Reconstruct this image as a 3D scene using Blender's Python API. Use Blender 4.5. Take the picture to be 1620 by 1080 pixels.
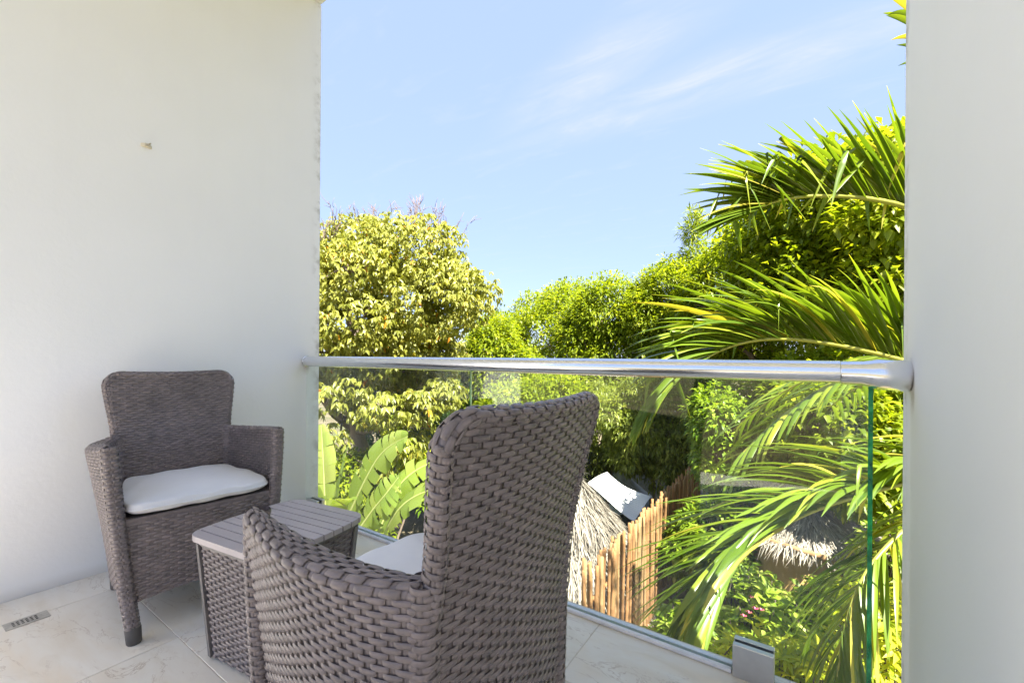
import bpy, math, random
import numpy as np
from mathutils import Vector, Euler, Matrix

for o in list(bpy.data.objects): bpy.data.objects.remove(o)
SC = bpy.context.scene
COL = SC.collection
rng = np.random.default_rng(7)
random.seed(7)

# ------------------------------------------------------------------ camera, sky, sun, exposure
FPX, CX, CY, ROLL, YAW, EYE = 680.0, 810.0, 565.0, 0.0073, math.radians(34.2), 1.0
cam_d = bpy.data.cameras.new('camera')
cam = bpy.data.objects.new('camera', cam_d)
COL.objects.link(cam)
cam_d.sensor_width = 36.0
cam_d.lens = 36.0 * FPX / 1620.0
cam_d.shift_y = (CY - 540.0) / 1620.0
cam_d.clip_start = 0.02
cam_d.clip_end = 6000
cam.location = (0, 0, EYE)
cam.rotation_euler = (Euler((math.radians(90), 0, YAW)).to_matrix() @ Matrix.Rotation(ROLL, 3, 'Z')).to_euler()
SC.camera = cam

SUN_EL, SUN_AZ = math.radians(57), math.radians(-24)        # azimuth measured from +X towards +Y
SUN_DIR = Vector((math.cos(SUN_EL) * math.cos(SUN_AZ), math.cos(SUN_EL) * math.sin(SUN_AZ), math.sin(SUN_EL)))
world = bpy.data.worlds.new('World')
SC.world = world
world.use_nodes = True
SKY_STRENGTH = 0.09
SKY_MILK = 0.82                                                   # thin even veil over the whole sky
SUN_STRENGTH = 5.0
EXPOSURE = 2.25
def build_world():
    nt = world.node_tree
    nt.nodes.clear()
    N = nt.nodes.new; L = nt.links.new
    out = N('ShaderNodeOutputWorld'); bg = N('ShaderNodeBackground'); sky = N('ShaderNodeTexSky')
    sky.sky_type = 'NISHITA'; sky.sun_disc = False
    sky.sun_elevation = SUN_EL
    sky.sun_rotation = math.radians(90) - SUN_AZ
    sky.air_density = 1.0; sky.dust_density = 0.35; sky.ozone_density = 1.6; sky.altitude = 10
    # thin cirrus: streaked noise on a flat layer overhead, thickest along one band
    tc = N('ShaderNodeTexCoord'); sep = N('ShaderNodeSeparateXYZ'); L(tc.outputs['Generated'], sep.inputs[0])
    zc = N('ShaderNodeMath'); zc.operation = 'MAXIMUM'; L(sep.outputs['Z'], zc.inputs[0]); zc.inputs[1].default_value = 0.06
    dx = N('ShaderNodeMath'); dx.operation = 'DIVIDE'; L(sep.outputs['X'], dx.inputs[0]); L(zc.outputs[0], dx.inputs[1])
    dy = N('ShaderNodeMath'); dy.operation = 'DIVIDE'; L(sep.outputs['Y'], dy.inputs[0]); L(zc.outputs[0], dy.inputs[1])
    cmb = N('ShaderNodeCombineXYZ'); L(dx.outputs[0], cmb.inputs[0]); L(dy.outputs[0], cmb.inputs[1])
    mp = N('ShaderNodeMapping'); L(cmb.outputs[0], mp.inputs[0])
    mp.inputs['Rotation'].default_value = (0, 0, math.radians(-8)); mp.inputs['Scale'].default_value = (1.1, 3.4, 1)
    n1 = N('ShaderNodeTexNoise'); L(mp.outputs[0], n1.inputs['Vector'])
    n1.inputs['Scale'].default_value = 2.1; n1.inputs['Detail'].default_value = 9; n1.inputs['Roughness'].default_value = 0.62; n1.inputs['Distortion'].default_value = 0.5
    def band(ax, ay, bx, by, w, soft):
        """1 inside a tapering streak from (ax, ay) to (bx, by) on the cloud layer"""
        d = math.hypot(bx - ax, by - ay); c, s = (bx - ax) / d, (by - ay) / d
        m = N('ShaderNodeMapping'); m.vector_type = 'TEXTURE'; L(cmb.outputs[0], m.inputs[0])
        m.inputs['Location'].default_value = ((ax + bx) / 2, (ay + by) / 2, 0)
        m.inputs['Rotation'].default_value = (0, 0, math.atan2(s, c)); m.inputs['Scale'].default_value = (d / 2, w, 1)
        g = N('ShaderNodeVectorMath'); g.operation = 'LENGTH'; L(m.outputs[0], g.inputs[0])
        r = N('ShaderNodeMapRange'); r.interpolation_type = 'SMOOTHSTEP'; L(g.outputs['Value'], r.inputs[0])
        r.inputs[1].default_value = 1.0 + soft; r.inputs[2].default_value = 0.15; r.inputs[3].default_value = 0; r.inputs[4].default_value = 1
        return r
    b1 = band(-1.15, 1.62, -0.12, 1.22, 0.17, 0.35)
    b2 = band(-1.25, 1.68, 0.75, 1.72, 0.20, 0.3)
    add = N('ShaderNodeMath'); add.operation = 'MAXIMUM'; L(b1.outputs[0], add.inputs[0]); L(b2.outputs[0], add.inputs[1])
    r1 = N('ShaderNodeMapRange'); L(n1.outputs['Fac'], r1.inputs[0])
    r1.inputs[1].default_value = 0.25; r1.inputs[2].default_value = 0.80
    mul = N('ShaderNodeMath'); mul.operation = 'MULTIPLY'; L(r1.outputs[0], mul.inputs[0]); L(add.outputs[0], mul.inputs[1])
    r2 = N('ShaderNodeMapRange'); L(n1.outputs['Fac'], r2.inputs[0]); r2.inputs[1].default_value = 0.55; r2.inputs[2].default_value = 0.95; r2.inputs[4].default_value = 0.25
    tot = N('ShaderNodeMath'); tot.operation = 'MULTIPLY_ADD'; L(mul.outputs[0], tot.inputs[0]); tot.inputs[1].default_value = 0.56; L(r2.outputs[0], tot.inputs[2])
    mix = N('ShaderNodeMix'); mix.data_type = 'RGBA'; L(tot.outputs[0], mix.inputs[0]); L(sky.outputs[0], mix.inputs[6])
    mix.inputs[7].default_value = (2.35, 2.35, 3.0, 1)
    hz = N('ShaderNodeMix'); hz.data_type = 'RGBA'; hz.inputs[0].default_value = SKY_MILK; L(sky.outputs[0], hz.inputs[6]); hz.inputs[7].default_value = (1.36, 1.73, 2.8, 1)
    L(hz.outputs[2], mix.inputs[6])
    L(mix.outputs[2], bg.inputs[0]); bg.inputs[1].default_value = SKY_STRENGTH
    L(bg.outputs[0], out.inputs[0])
build_world()
sun_d = bpy.data.lights.new('sun', 'SUN')
sun_d.energy = SUN_STRENGTH; sun_d.angle = math.radians(0.53); sun_d.color = (1.0, 0.955, 0.88)
sun = bpy.data.objects.new('sun', sun_d); COL.objects.link(sun)
sun.rotation_euler = SUN_DIR.to_track_quat('Z', 'Y').to_euler()
sun.location = (8, -6, 20)
SC.view_settings.view_transform = 'Standard'; SC.view_settings.look = 'None'
SC.view_settings.exposure = EXPOSURE; SC.view_settings.gamma = 1; SC.view_settings.use_curve_mapping = False
SC.render.engine = 'CYCLES'
SC.cycles.max_bounces = 10; SC.cycles.diffuse_bounces = 6; SC.cycles.glossy_bounces = 4
SC.cycles.transmission_bounces = 6; SC.cycles.transparent_max_bounces = 24
SC.cycles.caustics_reflective = False; SC.cycles.caustics_refractive = False
SC.cycles.use_denoising = True

# ------------------------------------------------------------------ helpers
FWD = np.array([-math.sin(YAW), math.cos(YAW)]); RGT = np.array([math.cos(YAW), math.sin(YAW)])
def at(px, py, d):
    """the world point at distance d in front of the eye that the photograph shows at pixel (px, py)"""
    u, v = px - CX, py - CY
    u, v = u * math.cos(ROLL) + v * math.sin(ROLL), -u * math.sin(ROLL) + v * math.cos(ROLL)
    p = d * FWD + u / FPX * d * RGT
    return np.array([p[0], p[1], EYE - v / FPX * d])
GROUND = -3.3

def mesh_from(name, verts, faces, mat=None, smooth=False, tone=None):
    """faces: list of tuples, or an int array (n,3)/(n,4)"""
    me = bpy.data.meshes.new(name)
    verts = np.asarray(verts, np.float32)
    if isinstance(faces, np.ndarray):
        nf, k = faces.shape
        me.vertices.add(len(verts)); me.vertices.foreach_set('co', verts.ravel())
        me.loops.add(nf * k); me.loops.foreach_set('vertex_index', faces.astype(np.int32).ravel())
        me.polygons.add(nf)
        me.polygons.foreach_set('loop_start', np.arange(0, nf * k, k, dtype=np.int32))
        me.update(calc_edges=True)
    else:
        me.from_pydata(verts.tolist(), [], faces); me.update()
    if smooth: me.polygons.foreach_set('use_smooth', np.ones(len(me.polygons), bool))
    if tone is not None:
        a = me.attributes.new('tone', 'FLOAT', 'POINT'); a.data.foreach_set('value', np.asarray(tone, np.float32))
    if mat: me.materials.append(mat)
    return me
def link(name, me, parent=None):
    o = bpy.data.objects.new(name, me); COL.objects.link(o)
    if parent is not None: o.parent = parent
    return o
def tag(o, label=None, cat=None, group=None, kind=None):
    if label: o['label'] = label
    if cat: o['category'] = cat
    if group: o['group'] = group
    if kind: o['kind'] = kind
    return o
def thing(name, label, cat, base=(0, 0, 0), rz=0.0, group=None):
    o = bpy.data.objects.new(name, None); COL.objects.link(o); o.empty_display_size = 0.1
    o.location = base; o.rotation_euler = (0, 0, rz)
    return tag(o, label, cat, group)

class MB:
    """collects shapes for ONE mesh object"""
    def __init__(s): s.v = []; s.f = []; s.n = 0; s.t = []
    def add(s, v, f, tone=None):
        v = np.asarray(v, float); s.v.append(v)
        s.f += [tuple(i + s.n for i in q) for q in f]; s.n += len(v)
        s.t.append(np.full(len(v), 0.5 if tone is None else tone)); return s
    def box(s, x0, x1, y0, y1, z0, z1, b=0.0):
        if b <= 0:
            v = [(x, y, z) for z in (z0, z1) for y in (y0, y1) for x in (x0, x1)]
            f = [(0, 2, 3, 1), (4, 5, 7, 6), (0, 1, 5, 4), (2, 6, 7, 3), (0, 4, 6, 2), (1, 3, 7, 5)]
            return s.add(v, f)
        # chamfered box: three shrunken copies of each corner
        v = []; idx = {}
        for i, x in enumerate((x0, x1)):
            for j, y in enumerate((y0, y1)):
                for k, z in enumerate((z0, z1)):
                    sx, sy, sz = (1, -1)[i] * b, (1, -1)[j] * b, (1, -1)[k] * b
                    for a, p in enumerate(((x, y + sy, z + sz), (x + sx, y, z + sz), (x + sx, y + sy, z))):
                        idx[i, j, k, a] = len(v); v.append(p)
        f = []
        for i in (0, 1):
            q = [idx[i, 0, 0, 0], idx[i, 1, 0, 0], idx[i, 1, 1, 0], idx[i, 0, 1, 0]]; f.append(q if i else q[::-1])
            q = [idx[0, i, 0, 1], idx[1, i, 0, 1], idx[1, i, 1, 1], idx[0, i, 1, 1]]; f.append(q[::-1] if i else q)
            q = [idx[0, 0, i, 2], idx[1, 0, i, 2], idx[1, 1, i, 2], idx[0, 1, i, 2]]; f.append(q if i else q[::-1])
        for j in (0, 1):
            for k in (0, 1):
                f.append([idx[0, j, k, 1], idx[1, j, k, 1], idx[1, j, k, 2], idx[0, j, k, 2]])
                f.append([idx[j, 0, k, 0], idx[j, 1, k, 0], idx[j, 1, k, 2], idx[j, 0, k, 2]])
                f.append([idx[j, k, 0, 0], idx[j, k, 1, 0], idx[j, k, 1, 1], idx[j, k, 0, 1]])
        for i in (0, 1):
            for j in (0, 1):
                for k in (0, 1): f.append([idx[i, j, k, a] for a in range(3)])
        return s.add(v, f)
    def tube(s, path, rad, n=8, cap=True, tone=None):
        path = np.asarray(path, float); m = len(path)
        rad = np.full(m, rad) if np.isscalar(rad) else np.asarray(rad, float)
        t = np.gradient(path, axis=0); t /= np.linalg.norm(t, axis=1)[:, None] + 1e-12
        ref = np.array([0, 0, 1.0]) if abs(t[0][2]) < .9 else np.array([1.0, 0, 0])
        u = np.cross(t[0], ref); u /= np.linalg.norm(u); v = []
        for i in range(m):
            u = u - t[i] * np.dot(u, t[i]); u /= np.linalg.norm(u) + 1e-12
            w = np.cross(t[i], u)
            for k in range(n):
                a = 2 * math.pi * k / n
                v.append(path[i] + rad[i] * (math.cos(a) * u + math.sin(a) * w))
        f = [(i * n + k, i * n + (k + 1) % n, (i + 1) * n + (k + 1) % n, (i + 1) * n + k) for i in range(m - 1) for k in range(n)]
        if cap: f += [tuple(range(n))[::-1], tuple((m - 1) * n + k for k in range(n))]
        return s.add(v, f, tone)
    def prism(s, pts, z0, z1, bev=0.0):
        n = len(pts); pts = np.asarray(pts, float); c = pts.mean(0)
        rings = [(pts, z0)]
        if bev > 0:
            dirs = c - pts; dirs /= np.linalg.norm(dirs, axis=1)[:, None]
            rings += [(pts, z1 - bev), (pts + dirs * bev, z1)]
        else: rings += [(pts, z1)]
        v = [(*p, z) for r, z in rings for p in r]; f = []
        for i in range(len(rings) - 1):
            f += [(i * n + k, i * n + (k + 1) % n, (i + 1) * n + (k + 1) % n, (i + 1) * n + k) for k in range(n)]
        f += [tuple(range(n))[::-1], tuple((len(rings) - 1) * n + k for k in range(n))]
        return s.add(v, f)
    def mesh(s, name, mat, smooth=False, base=(0, 0, 0), tone=False):
        v = np.concatenate(s.v) - np.asarray(base, float)
        return mesh_from(name, v, s.f, mat, smooth, np.concatenate(s.t) if tone else None)
    def obj(s, name, mat, parent=None, smooth=False, base=(0, 0, 0), tone=False):
        return link(name, s.mesh(name, mat, smooth, base, tone), parent)

def smooth_by_angle(o, deg=40):
    me = o.data
    me.polygons.foreach_set('use_smooth', np.ones(len(me.polygons), bool))
    me.set_sharp_from_angle(angle=math.radians(deg))
    return o

# ------------------------------------------------------------------ materials
def new_mat(name):
    m = bpy.data.materials.new(name); m.use_nodes = True
    nt = m.node_tree; b = nt.nodes['Principled BSDF']
    return m, nt, b, nt.nodes.new, nt.links.new
def noise(nt, scale, detail=4, rough=.55, vec=None, coord='Object', dist=0.0):
    n = nt.nodes.new('ShaderNodeTexNoise'); n.inputs['Scale'].default_value = scale
    n.inputs['Detail'].default_value = detail; n.inputs['Roughness'].default_value = rough; n.inputs['Distortion'].default_value = dist
    if vec is None:
        tc = nt.nodes.new('ShaderNodeTexCoord'); vec = tc.outputs[coord]
    nt.links.new(vec, n.inputs['Vector'])
    return n
def ramp(nt, fac, stops, interp='LINEAR'):
    r = nt.nodes.new('ShaderNodeValToRGB'); r.color_ramp.interpolation = interp
    while len(r.color_ramp.elements) < len(stops): r.color_ramp.elements.new(0.5)
    for e, (p, c) in zip(r.color_ramp.elements, stops):
        e.position = p; e.color = (*c, 1) if len(c) == 3 else c
    nt.links.new(fac, r.inputs[0]); return r
def maprange(nt, val, a, b, c=0.0, d=1.0, smooth=True):
    r = nt.nodes.new('ShaderNodeMapRange'); nt.links.new(val, r.inputs[0])
    if smooth: r.interpolation_type = 'SMOOTHSTEP'
    for i, x in enumerate((a, b, c, d)): r.inputs[i + 1].default_value = x
    return r.outputs[0]
def math_n(nt, op, a, b):
    m = nt.nodes.new('ShaderNodeMath'); m.operation = op
    for i, x in enumerate((a, b)):
        if isinstance(x, (int, float)): m.inputs[i].default_value = x
        else: nt.links.new(x, m.inputs[i])
    return m.outputs[0]
def mixc(nt, fac, a, b):
    m = nt.nodes.new('ShaderNodeMix'); m.data_type = 'RGBA'
    for i, x in ((0, fac), (6, a), (7, b)):
        if isinstance(x, (int, float)): m.inputs[i].default_value = x
        elif isinstance(x, tuple): m.inputs[i].default_value = (*x, 1)
        else: nt.links.new(x, m.inputs[i])
    return m.outputs[2]
def bump(nt, b, h, strength=.3, dist=.01):
    n = nt.nodes.new('ShaderNodeBump'); n.inputs['Strength'].default_value = strength; n.inputs['Distance'].default_value = dist
    nt.links.new(h, n.inputs['Height']); nt.links.new(n.outputs[0], b.inputs['Normal'])

GLASS_Y, WALL_L, WALL_R, WALL_END, CEIL_Z = 1.549, -2.66, 0.235, 1.64, 3.325
RAIL_Z = 0.965
def plaster(name, wall_x=None, stain=None):
    m, nt, b, N, L = new_mat(name)
    tc = N('ShaderNodeTexCoord'); sep = N('ShaderNodeSeparateXYZ'); L(tc.outputs['Object'], sep.inputs[0])
    n = noise(nt, 1.3, 3); n2 = noise(nt, 60, 3, .6); n3 = noise(nt, 9, 6, .7)
    col = ramp(nt, n.outputs['Fac'], [(.3, (.84, .84, .845)), (.7, (.88, .88, .885))]).outputs[0]
    mpv = N('ShaderNodeMapping'); L(tc.outputs['Object'], mpv.inputs[0]); mpv.inputs['Scale'].default_value = (5, 5, .35)
    drip = noise(nt, 1.6, 5, .6, mpv.outputs[0])
    col = mixc(nt, maprange(nt, drip.outputs['Fac'], .55, .8, 0, .07), col, (.70, .69, .65))
    if wall_x is not None:
        edge = maprange(nt, sep.outputs['Y'], WALL_END - .075, WALL_END + .01)
        spots = maprange(nt, n3.outputs['Fac'], .46, .66)
        col = mixc(nt, math_n(nt, 'MULTIPLY', math_n(nt, 'MULTIPLY', edge, spots), .75), col, (.34, .32, .29))
        foot = maprange(nt, sep.outputs['Z'], .06, .0)
        col = mixc(nt, math_n(nt, 'MULTIPLY', foot, .3), col, (.55, .47, .37))
        # rust that has run down from the handrail bracket
        dy = math_n(nt, 'ABSOLUTE', math_n(nt, 'SUBTRACT', sep.outputs['Y'], stain[0]), 0)
        across = maprange(nt, dy, stain[1], .004)
        down = maprange(nt, sep.outputs['Z'], RAIL_Z - stain[2], RAIL_Z - .03)
        up = maprange(nt, sep.outputs['Z'], RAIL_Z + .02, RAIL_Z - .02)
        st = math_n(nt, 'MULTIPLY', math_n(nt, 'MULTIPLY', across, down), up)
        st = math_n(nt, 'MULTIPLY', st, maprange(nt, n3.outputs['Fac'], .3, .6, .35, 1.0))
        col = mixc(nt, math_n(nt, 'MULTIPLY', st, stain[3]), col, (.23, .13, .05))
    L(col, b.inputs['Base Color']); b.inputs['Roughness'].default_value = .75
    h = math_n(nt, 'ADD', math_n(nt, 'MULTIPLY', n2.outputs['Fac'], .4), n3.outputs['Fac'])
    bump(nt, b, h, .22, .006)
    return m
def simple(name, col, rough=.5, metal=0.0, var=.12, scale=12, bumps=0.0, spec=.5):
    m, nt, b, N, L = new_mat(name)
    n = noise(nt, scale, 4)
    c0 = tuple(max(0, x * (1 - var)) for x in col); c1 = tuple(min(1, x * (1 + var)) for x in col)
    L(ramp(nt, n.outputs['Fac'], [(.3, c0), (.7, c1)]).outputs[0], b.inputs['Base Color'])
    b.inputs['Roughness'].default_value = rough; b.inputs['Metallic'].default_value = metal
    b.inputs['Specular IOR Level'].default_value = spec
    if bumps: bump(nt, b, noise(nt, scale * 6, 4).outputs['Fac'], bumps, .003)
    return m
def marble():
    m, nt, b, N, L = new_mat('marble_tile')
    tc = N('ShaderNodeTexCoord'); oi = N('ShaderNodeObjectInfo')
    ofs = N('ShaderNodeVectorMath'); ofs.operation = 'MULTIPLY_ADD'
    cmb = N('ShaderNodeCombineXYZ'); L(oi.outputs['Random'], cmb.inputs[0]); L(oi.outputs['Random'], cmb.inputs[1])
    L(cmb.outputs[0], ofs.inputs[0]); ofs.inputs[1].default_value = (7, 13, 0); L(tc.outputs['Object'], ofs.inputs[2])
    mp = N('ShaderNodeMapping'); L(ofs.outputs[0], mp.inputs[0]); mp.inputs['Rotation'].default_value = (0, 0, math.radians(-62)); mp.inputs['Scale'].default_value = (1.0, 2.6, 1)
    v = mp.outputs[0]
    broad = noise(nt, 1.6, 4, .55, v, dist=.6); cloud = noise(nt, 5, 6, .6, v, dist=.8)
    warp = noise(nt, 3.2, 6, .65, v, dist=1.2)
    a = math_n(nt, 'ABSOLUTE', math_n(nt, 'SUBTRACT', warp.outputs['Fac'], .5), 0)
    vein = maprange(nt, a, .016, .0)
    veinmask = maprange(nt, noise(nt, 2.2, 3, .5, v).outputs['Fac'], .43, .60)
    base = ramp(nt, broad.outputs['Fac'], [(.3, (.74, .67, .57)), (.5, (.80, .755, .68)), (.7, (.78, .68, .55))]).outputs[0]
    base = mixc(nt, maprange(nt, cloud.outputs['Fac'], .5, .75, 0, .5), base, (.68, .60, .48))
    base = mixc(nt, math_n(nt, 'MULTIPLY', math_n(nt, 'MULTIPLY', vein, veinmask), .5), base, (.30, .19, .11))
    L(base, b.inputs['Base Color']); b.inputs['Roughness'].default_value = .28
    b.inputs['Specular IOR Level'].default_value = .4
    return m
def wicker(name, col, rough=.42):
    m, nt, b, N, L = new_mat(name)
    n = noise(nt, 30, 4); n2 = noise(nt, 3, 2)
    f = math_n(nt, 'ADD', math_n(nt, 'MULTIPLY', n.outputs['Fac'], .6), math_n(nt, 'MULTIPLY', n2.outputs['Fac'], .4))
    L(ramp(nt, f, [(.32, tuple(c * .68 for c in col)), (.5, col), (.68, tuple(c * 1.35 for c in col))]).outputs[0], b.inputs['Base Color'])
    b.inputs['Roughness'].default_value = rough
    bump(nt, b, noise(nt, 300, 2).outputs['Fac'], .15, .001)
    return m
def glass_face():
    m, nt, b, N, L = new_mat('clear_glass')
    nt.nodes.remove(b); out = nt.nodes['Material Output']
    geo = N('ShaderNodeNewGeometry')
    ior = math_n(nt, 'SUBTRACT', 1.5, math_n(nt, 'MULTIPLY', geo.outputs['Backfacing'], 1.5 - 1 / 1.5))
    fr = N('ShaderNodeFresnel'); L(ior, fr.inputs['IOR'])
    tr = N('ShaderNodeBsdfTransparent'); tr.inputs[0].default_value = (.955, .985, .968, 1)
    gl = N('ShaderNodeBsdfGlossy'); gl.inputs['Roughness'].default_value = .004
    mx = N('ShaderNodeMixShader'); L(fr.outputs[0], mx.inputs[0]); L(tr.outputs[0], mx.inputs[1]); L(gl.outputs[0], mx.inputs[2])
    # a thin film of dust and dried drops
    n = noise(nt, 2.2, 5, .65); n2 = noise(nt, 70, 2, .5)
    dirt = math_n(nt, 'MULTIPLY', maprange(nt, n.outputs['Fac'], .45, .8), .045)
    dirt = math_n(nt, 'ADD', dirt, math_n(nt, 'MULTIPLY', maprange(nt, n2.outputs['Fac'], .74, .80), .16))
    df = N('ShaderNodeBsdfDiffuse'); df.inputs[0].default_value = (.75, .77, .76, 1)
    m2 = N('ShaderNodeMixShader'); L(dirt, m2.inputs[0]); L(mx.outputs[0], m2.inputs[1]); L(df.outputs[0], m2.inputs[2])
    L(m2.outputs[0], out.inputs[0]); return m
def glass_edge():
    m, nt, b, N, L = new_mat('green_glass_edge')
    n = noise(nt, 14, 4, .6)
    L(ramp(nt, n.outputs['Fac'], [(.35, (.0, .12, .06)), (.5, (.0, .30, .13)), (.66, (.03, .60, .26))]).outputs[0], b.inputs['Base Color'])
    b.inputs['Roughness'].default_value = .12
    b.inputs['Transmission Weight'].default_value = .35
    return m
def leaf_mat(name, stops, trans=.4, rough=.42, spec=.4, vein=False):
    m, nt, b, N, L = new_mat(name)
    at_ = N('ShaderNodeAttribute'); at_.attribute_name = 'tone'
    col = ramp(nt, at_.outputs['Fac'], stops).outputs[0]
    L(col, b.inputs['Base Color']); b.inputs['Roughness'].default_value = rough; b.inputs['Specular IOR Level'].default_value = spec
    tl = N('ShaderNodeBsdfTranslucent')
    br = N('ShaderNodeMix'); br.data_type = 'RGBA'; br.blend_type = 'MULTIPLY'; br.inputs[0].default_value = 1
    L(col, br.inputs[6]); br.inputs[7].default_value = (1.5, 1.45, .55, 1)
    L(br.outputs[2], tl.inputs[0])
    mx = N('ShaderNodeMixShader'); mx.inputs[0].default_value = trans
    L(b.outputs[0], mx.inputs[1]); L(tl.outputs[0], mx.inputs[2]); L(mx.outputs[0], nt.nodes['Material Output'].inputs[0])
    if vein: bump(nt, b, noise(nt, 40, 3).outputs['Fac'], .2, .004)
    return m
def bark(name, c0, c1, scale=6):
    m, nt, b, N, L = new_mat(name)
    tc = N('ShaderNodeTexCoord'); mp = N('ShaderNodeMapping'); L(tc.outputs['Object'], mp.inputs[0]); mp.inputs['Scale'].default_value = (1, 1, .25)
    n = noise(nt, scale, 6, .65, mp.outputs[0])
    L(ramp(nt, n.outputs['Fac'], [(.3, c0), (.7, c1)]).outputs[0], b.inputs['Base Color'])
    b.inputs['Roughness'].default_value = .9; bump(nt, b, n.outputs['Fac'], .6, .02); return m
def straw_mat(name, stops):
    m, nt, b, N, L = new_mat(name)
    a = N('ShaderNodeAttribute'); a.attribute_name = 'tone'
    L(ramp(nt, a.outputs['Fac'], stops).outputs[0], b.inputs['Base Color']); b.inputs['Roughness'].default_value = .8
    b.inputs['Specular IOR Level'].default_value = .2
    return m
def ground_mat():
    m, nt, b, N, L = new_mat('garden_earth')
    n = noise(nt, .35, 6, .6); n2 = noise(nt, 9, 5, .6)
    c = ramp(nt, n.outputs['Fac'], [(.35, (.10, .12, .03)), (.5, (.14, .11, .06)), (.65, (.22, .17, .10))]).outputs[0]
    c = mixc(nt, maprange(nt, n2.outputs['Fac'], .4, .7, 0, .5), c, (.07, .06, .03))
    L(c, b.inputs['Base Color']); b.inputs['Roughness'].default_value = .95; bump(nt, b, n2.outputs['Fac'], .6, .05); return m

M = {}
M['wall_l'] = plaster('plaster_wall', WALL_L, (GLASS_Y - .0, .03, .10, .55))
M['wall_r'] = plaster('plaster_pillar', WALL_R, (GLASS_Y - .03, .035, .13, .95))
M['plaster'] = plaster('plaster_plain')
M['marble'] = marble()
M['grout'] = simple('grout', (.62, .56, .48), .9)
M['wicker'] = wicker('taupe_resin_wicker', (.182, .149, .144))
M['foot'] = simple('dark_resin_foot', (.085, .078, .074), .55)
M['slat'] = simple('taupe_resin_slat', (.40, .355, .36), .42, var=.07, scale=5, bumps=.05)
M['post'] = simple('grey_resin_post', (.17, .155, .15), .45, var=.08)
M['dark'] = simple('dark_gap', (.02, .02, .02), .8)
M['cushion'] = simple('white_cushion_cloth', (.74, .74, .76), .85, var=.05, scale=4, bumps=.12, spec=.2)
M['chrome'] = simple('polished_steel', (.82, .83, .86), .2, 1.0, var=.03)
M['steel'] = simple('satin_aluminium', (.62, .62, .63), .36, 1.0, var=.05, scale=30)
M['alu'] = simple('pale_aluminium', (.80, .79, .84), .5, 0.0, var=.05, scale=20)
M['glass'] = glass_face(); M['glass_edge'] = glass_edge()
M['drain'] = simple('drain_steel', (.50, .48, .44), .42, .7, var=.2, scale=60)
M['ground'] = ground_mat()
M['bark'] = bark('grey_brown_bark', (.13, .09, .065), (.30, .225, .17))
M['bark_dark'] = bark('dark_bark', (.06, .045, .035), (.15, .11, .08))
M['twig'] = simple('dry_twig', (.19, .14, .12), .9)
M['bamboo'] = bark('aged_bamboo', (.17, .08, .03), (.42, .22, .085), 9)
M['bamboo_pale'] = bark('pale_bamboo', (.22, .12, .05), (.42, .27, .12), 9)
M['thatch'] = straw_mat('dry_palm_thatch', [(0, (.05, .04, .03)), (.35, (.16, .135, .105)), (.7, (.32, .275, .22)), (1, (.50, .45, .37))])
M['sheet'] = simple('white_sheet_roofing', (.78, .76, .72), .6, var=.1, scale=3)
M['tarp'] = simple('grey_tarpaulin', (.36, .36, .37), .6, var=.25, scale=3)
M['net'] = simple('dark_shade_cloth', (.035, .05, .05), .9)
M['ochre'] = simple('ochre_render', (.56, .36, .13), .9, var=.18, scale=2.5, bumps=.2)
M['flower'] = simple('pink_petals', (.55, .05, .14), .6)
M['leaf_pale'] = leaf_mat('pale_drooping_leaves', [(0, (.13, .15, .015)), (.35, (.27, .28, .045)), (.7, (.40, .41, .09)), (.93, (.50, .42, .05)), (1, (.55, .22, .02))], .40, .38)
M['leaf_green'] = leaf_mat('bright_green_leaves', [(0, (.09, .14, .006)), (.5, (.24, .30, .014)), (1, (.44, .45, .03))], .52)
M['leaf_dark'] = leaf_mat('deep_green_leaves', [(0, (.035, .07, .02)), (.6, (.08, .14, .04)), (1, (.18, .25, .06))], .38)
M['leaf_olive'] = leaf_mat('narrow_olive_leaves', [(0, (.08, .11, .015)), (.5, (.20, .24, .035)), (1, (.42, .44, .10))], .48)
M['leaf_varieg'] = leaf_mat('yellow_green_variegated_leaves', [(0, (.14, .22, .010)), (.45, (.36, .42, .02)), (1, (.66, .62, .05))], .42)
M['leaf_shrub'] = leaf_mat('fresh_green_shrub_leaves', [(0, (.10, .18, .010)), (.6, (.26, .35, .025)), (1, (.50, .54, .12))], .42)
M['banana'] = leaf_mat('banana_leaf_blade', [(0, (.13, .20, .03)), (.5, (.24, .32, .05)), (1, (.44, .46, .12))], .45, .35, .5)
M['banana_rib'] = leaf_mat('banana_midrib', [(0, (.34, .38, .10)), (1, (.50, .50, .20))], .15)
M['palm'] = leaf_mat('palm_leaflet_blade', [(0, (.06, .115, .008)), (.5, (.15, .225, .016)), (.85, (.30, .34, .03)), (1, (.50, .44, .06))], .36, .32, .5)
M['rachis'] = leaf_mat('palm_rachis', [(0, (.27, .29, .04)), (1, (.42, .40, .07))], .1)
M['palm_trunk'] = bark('palm_trunk_bark', (.15, .12, .09), (.34, .29, .23), 10)

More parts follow.
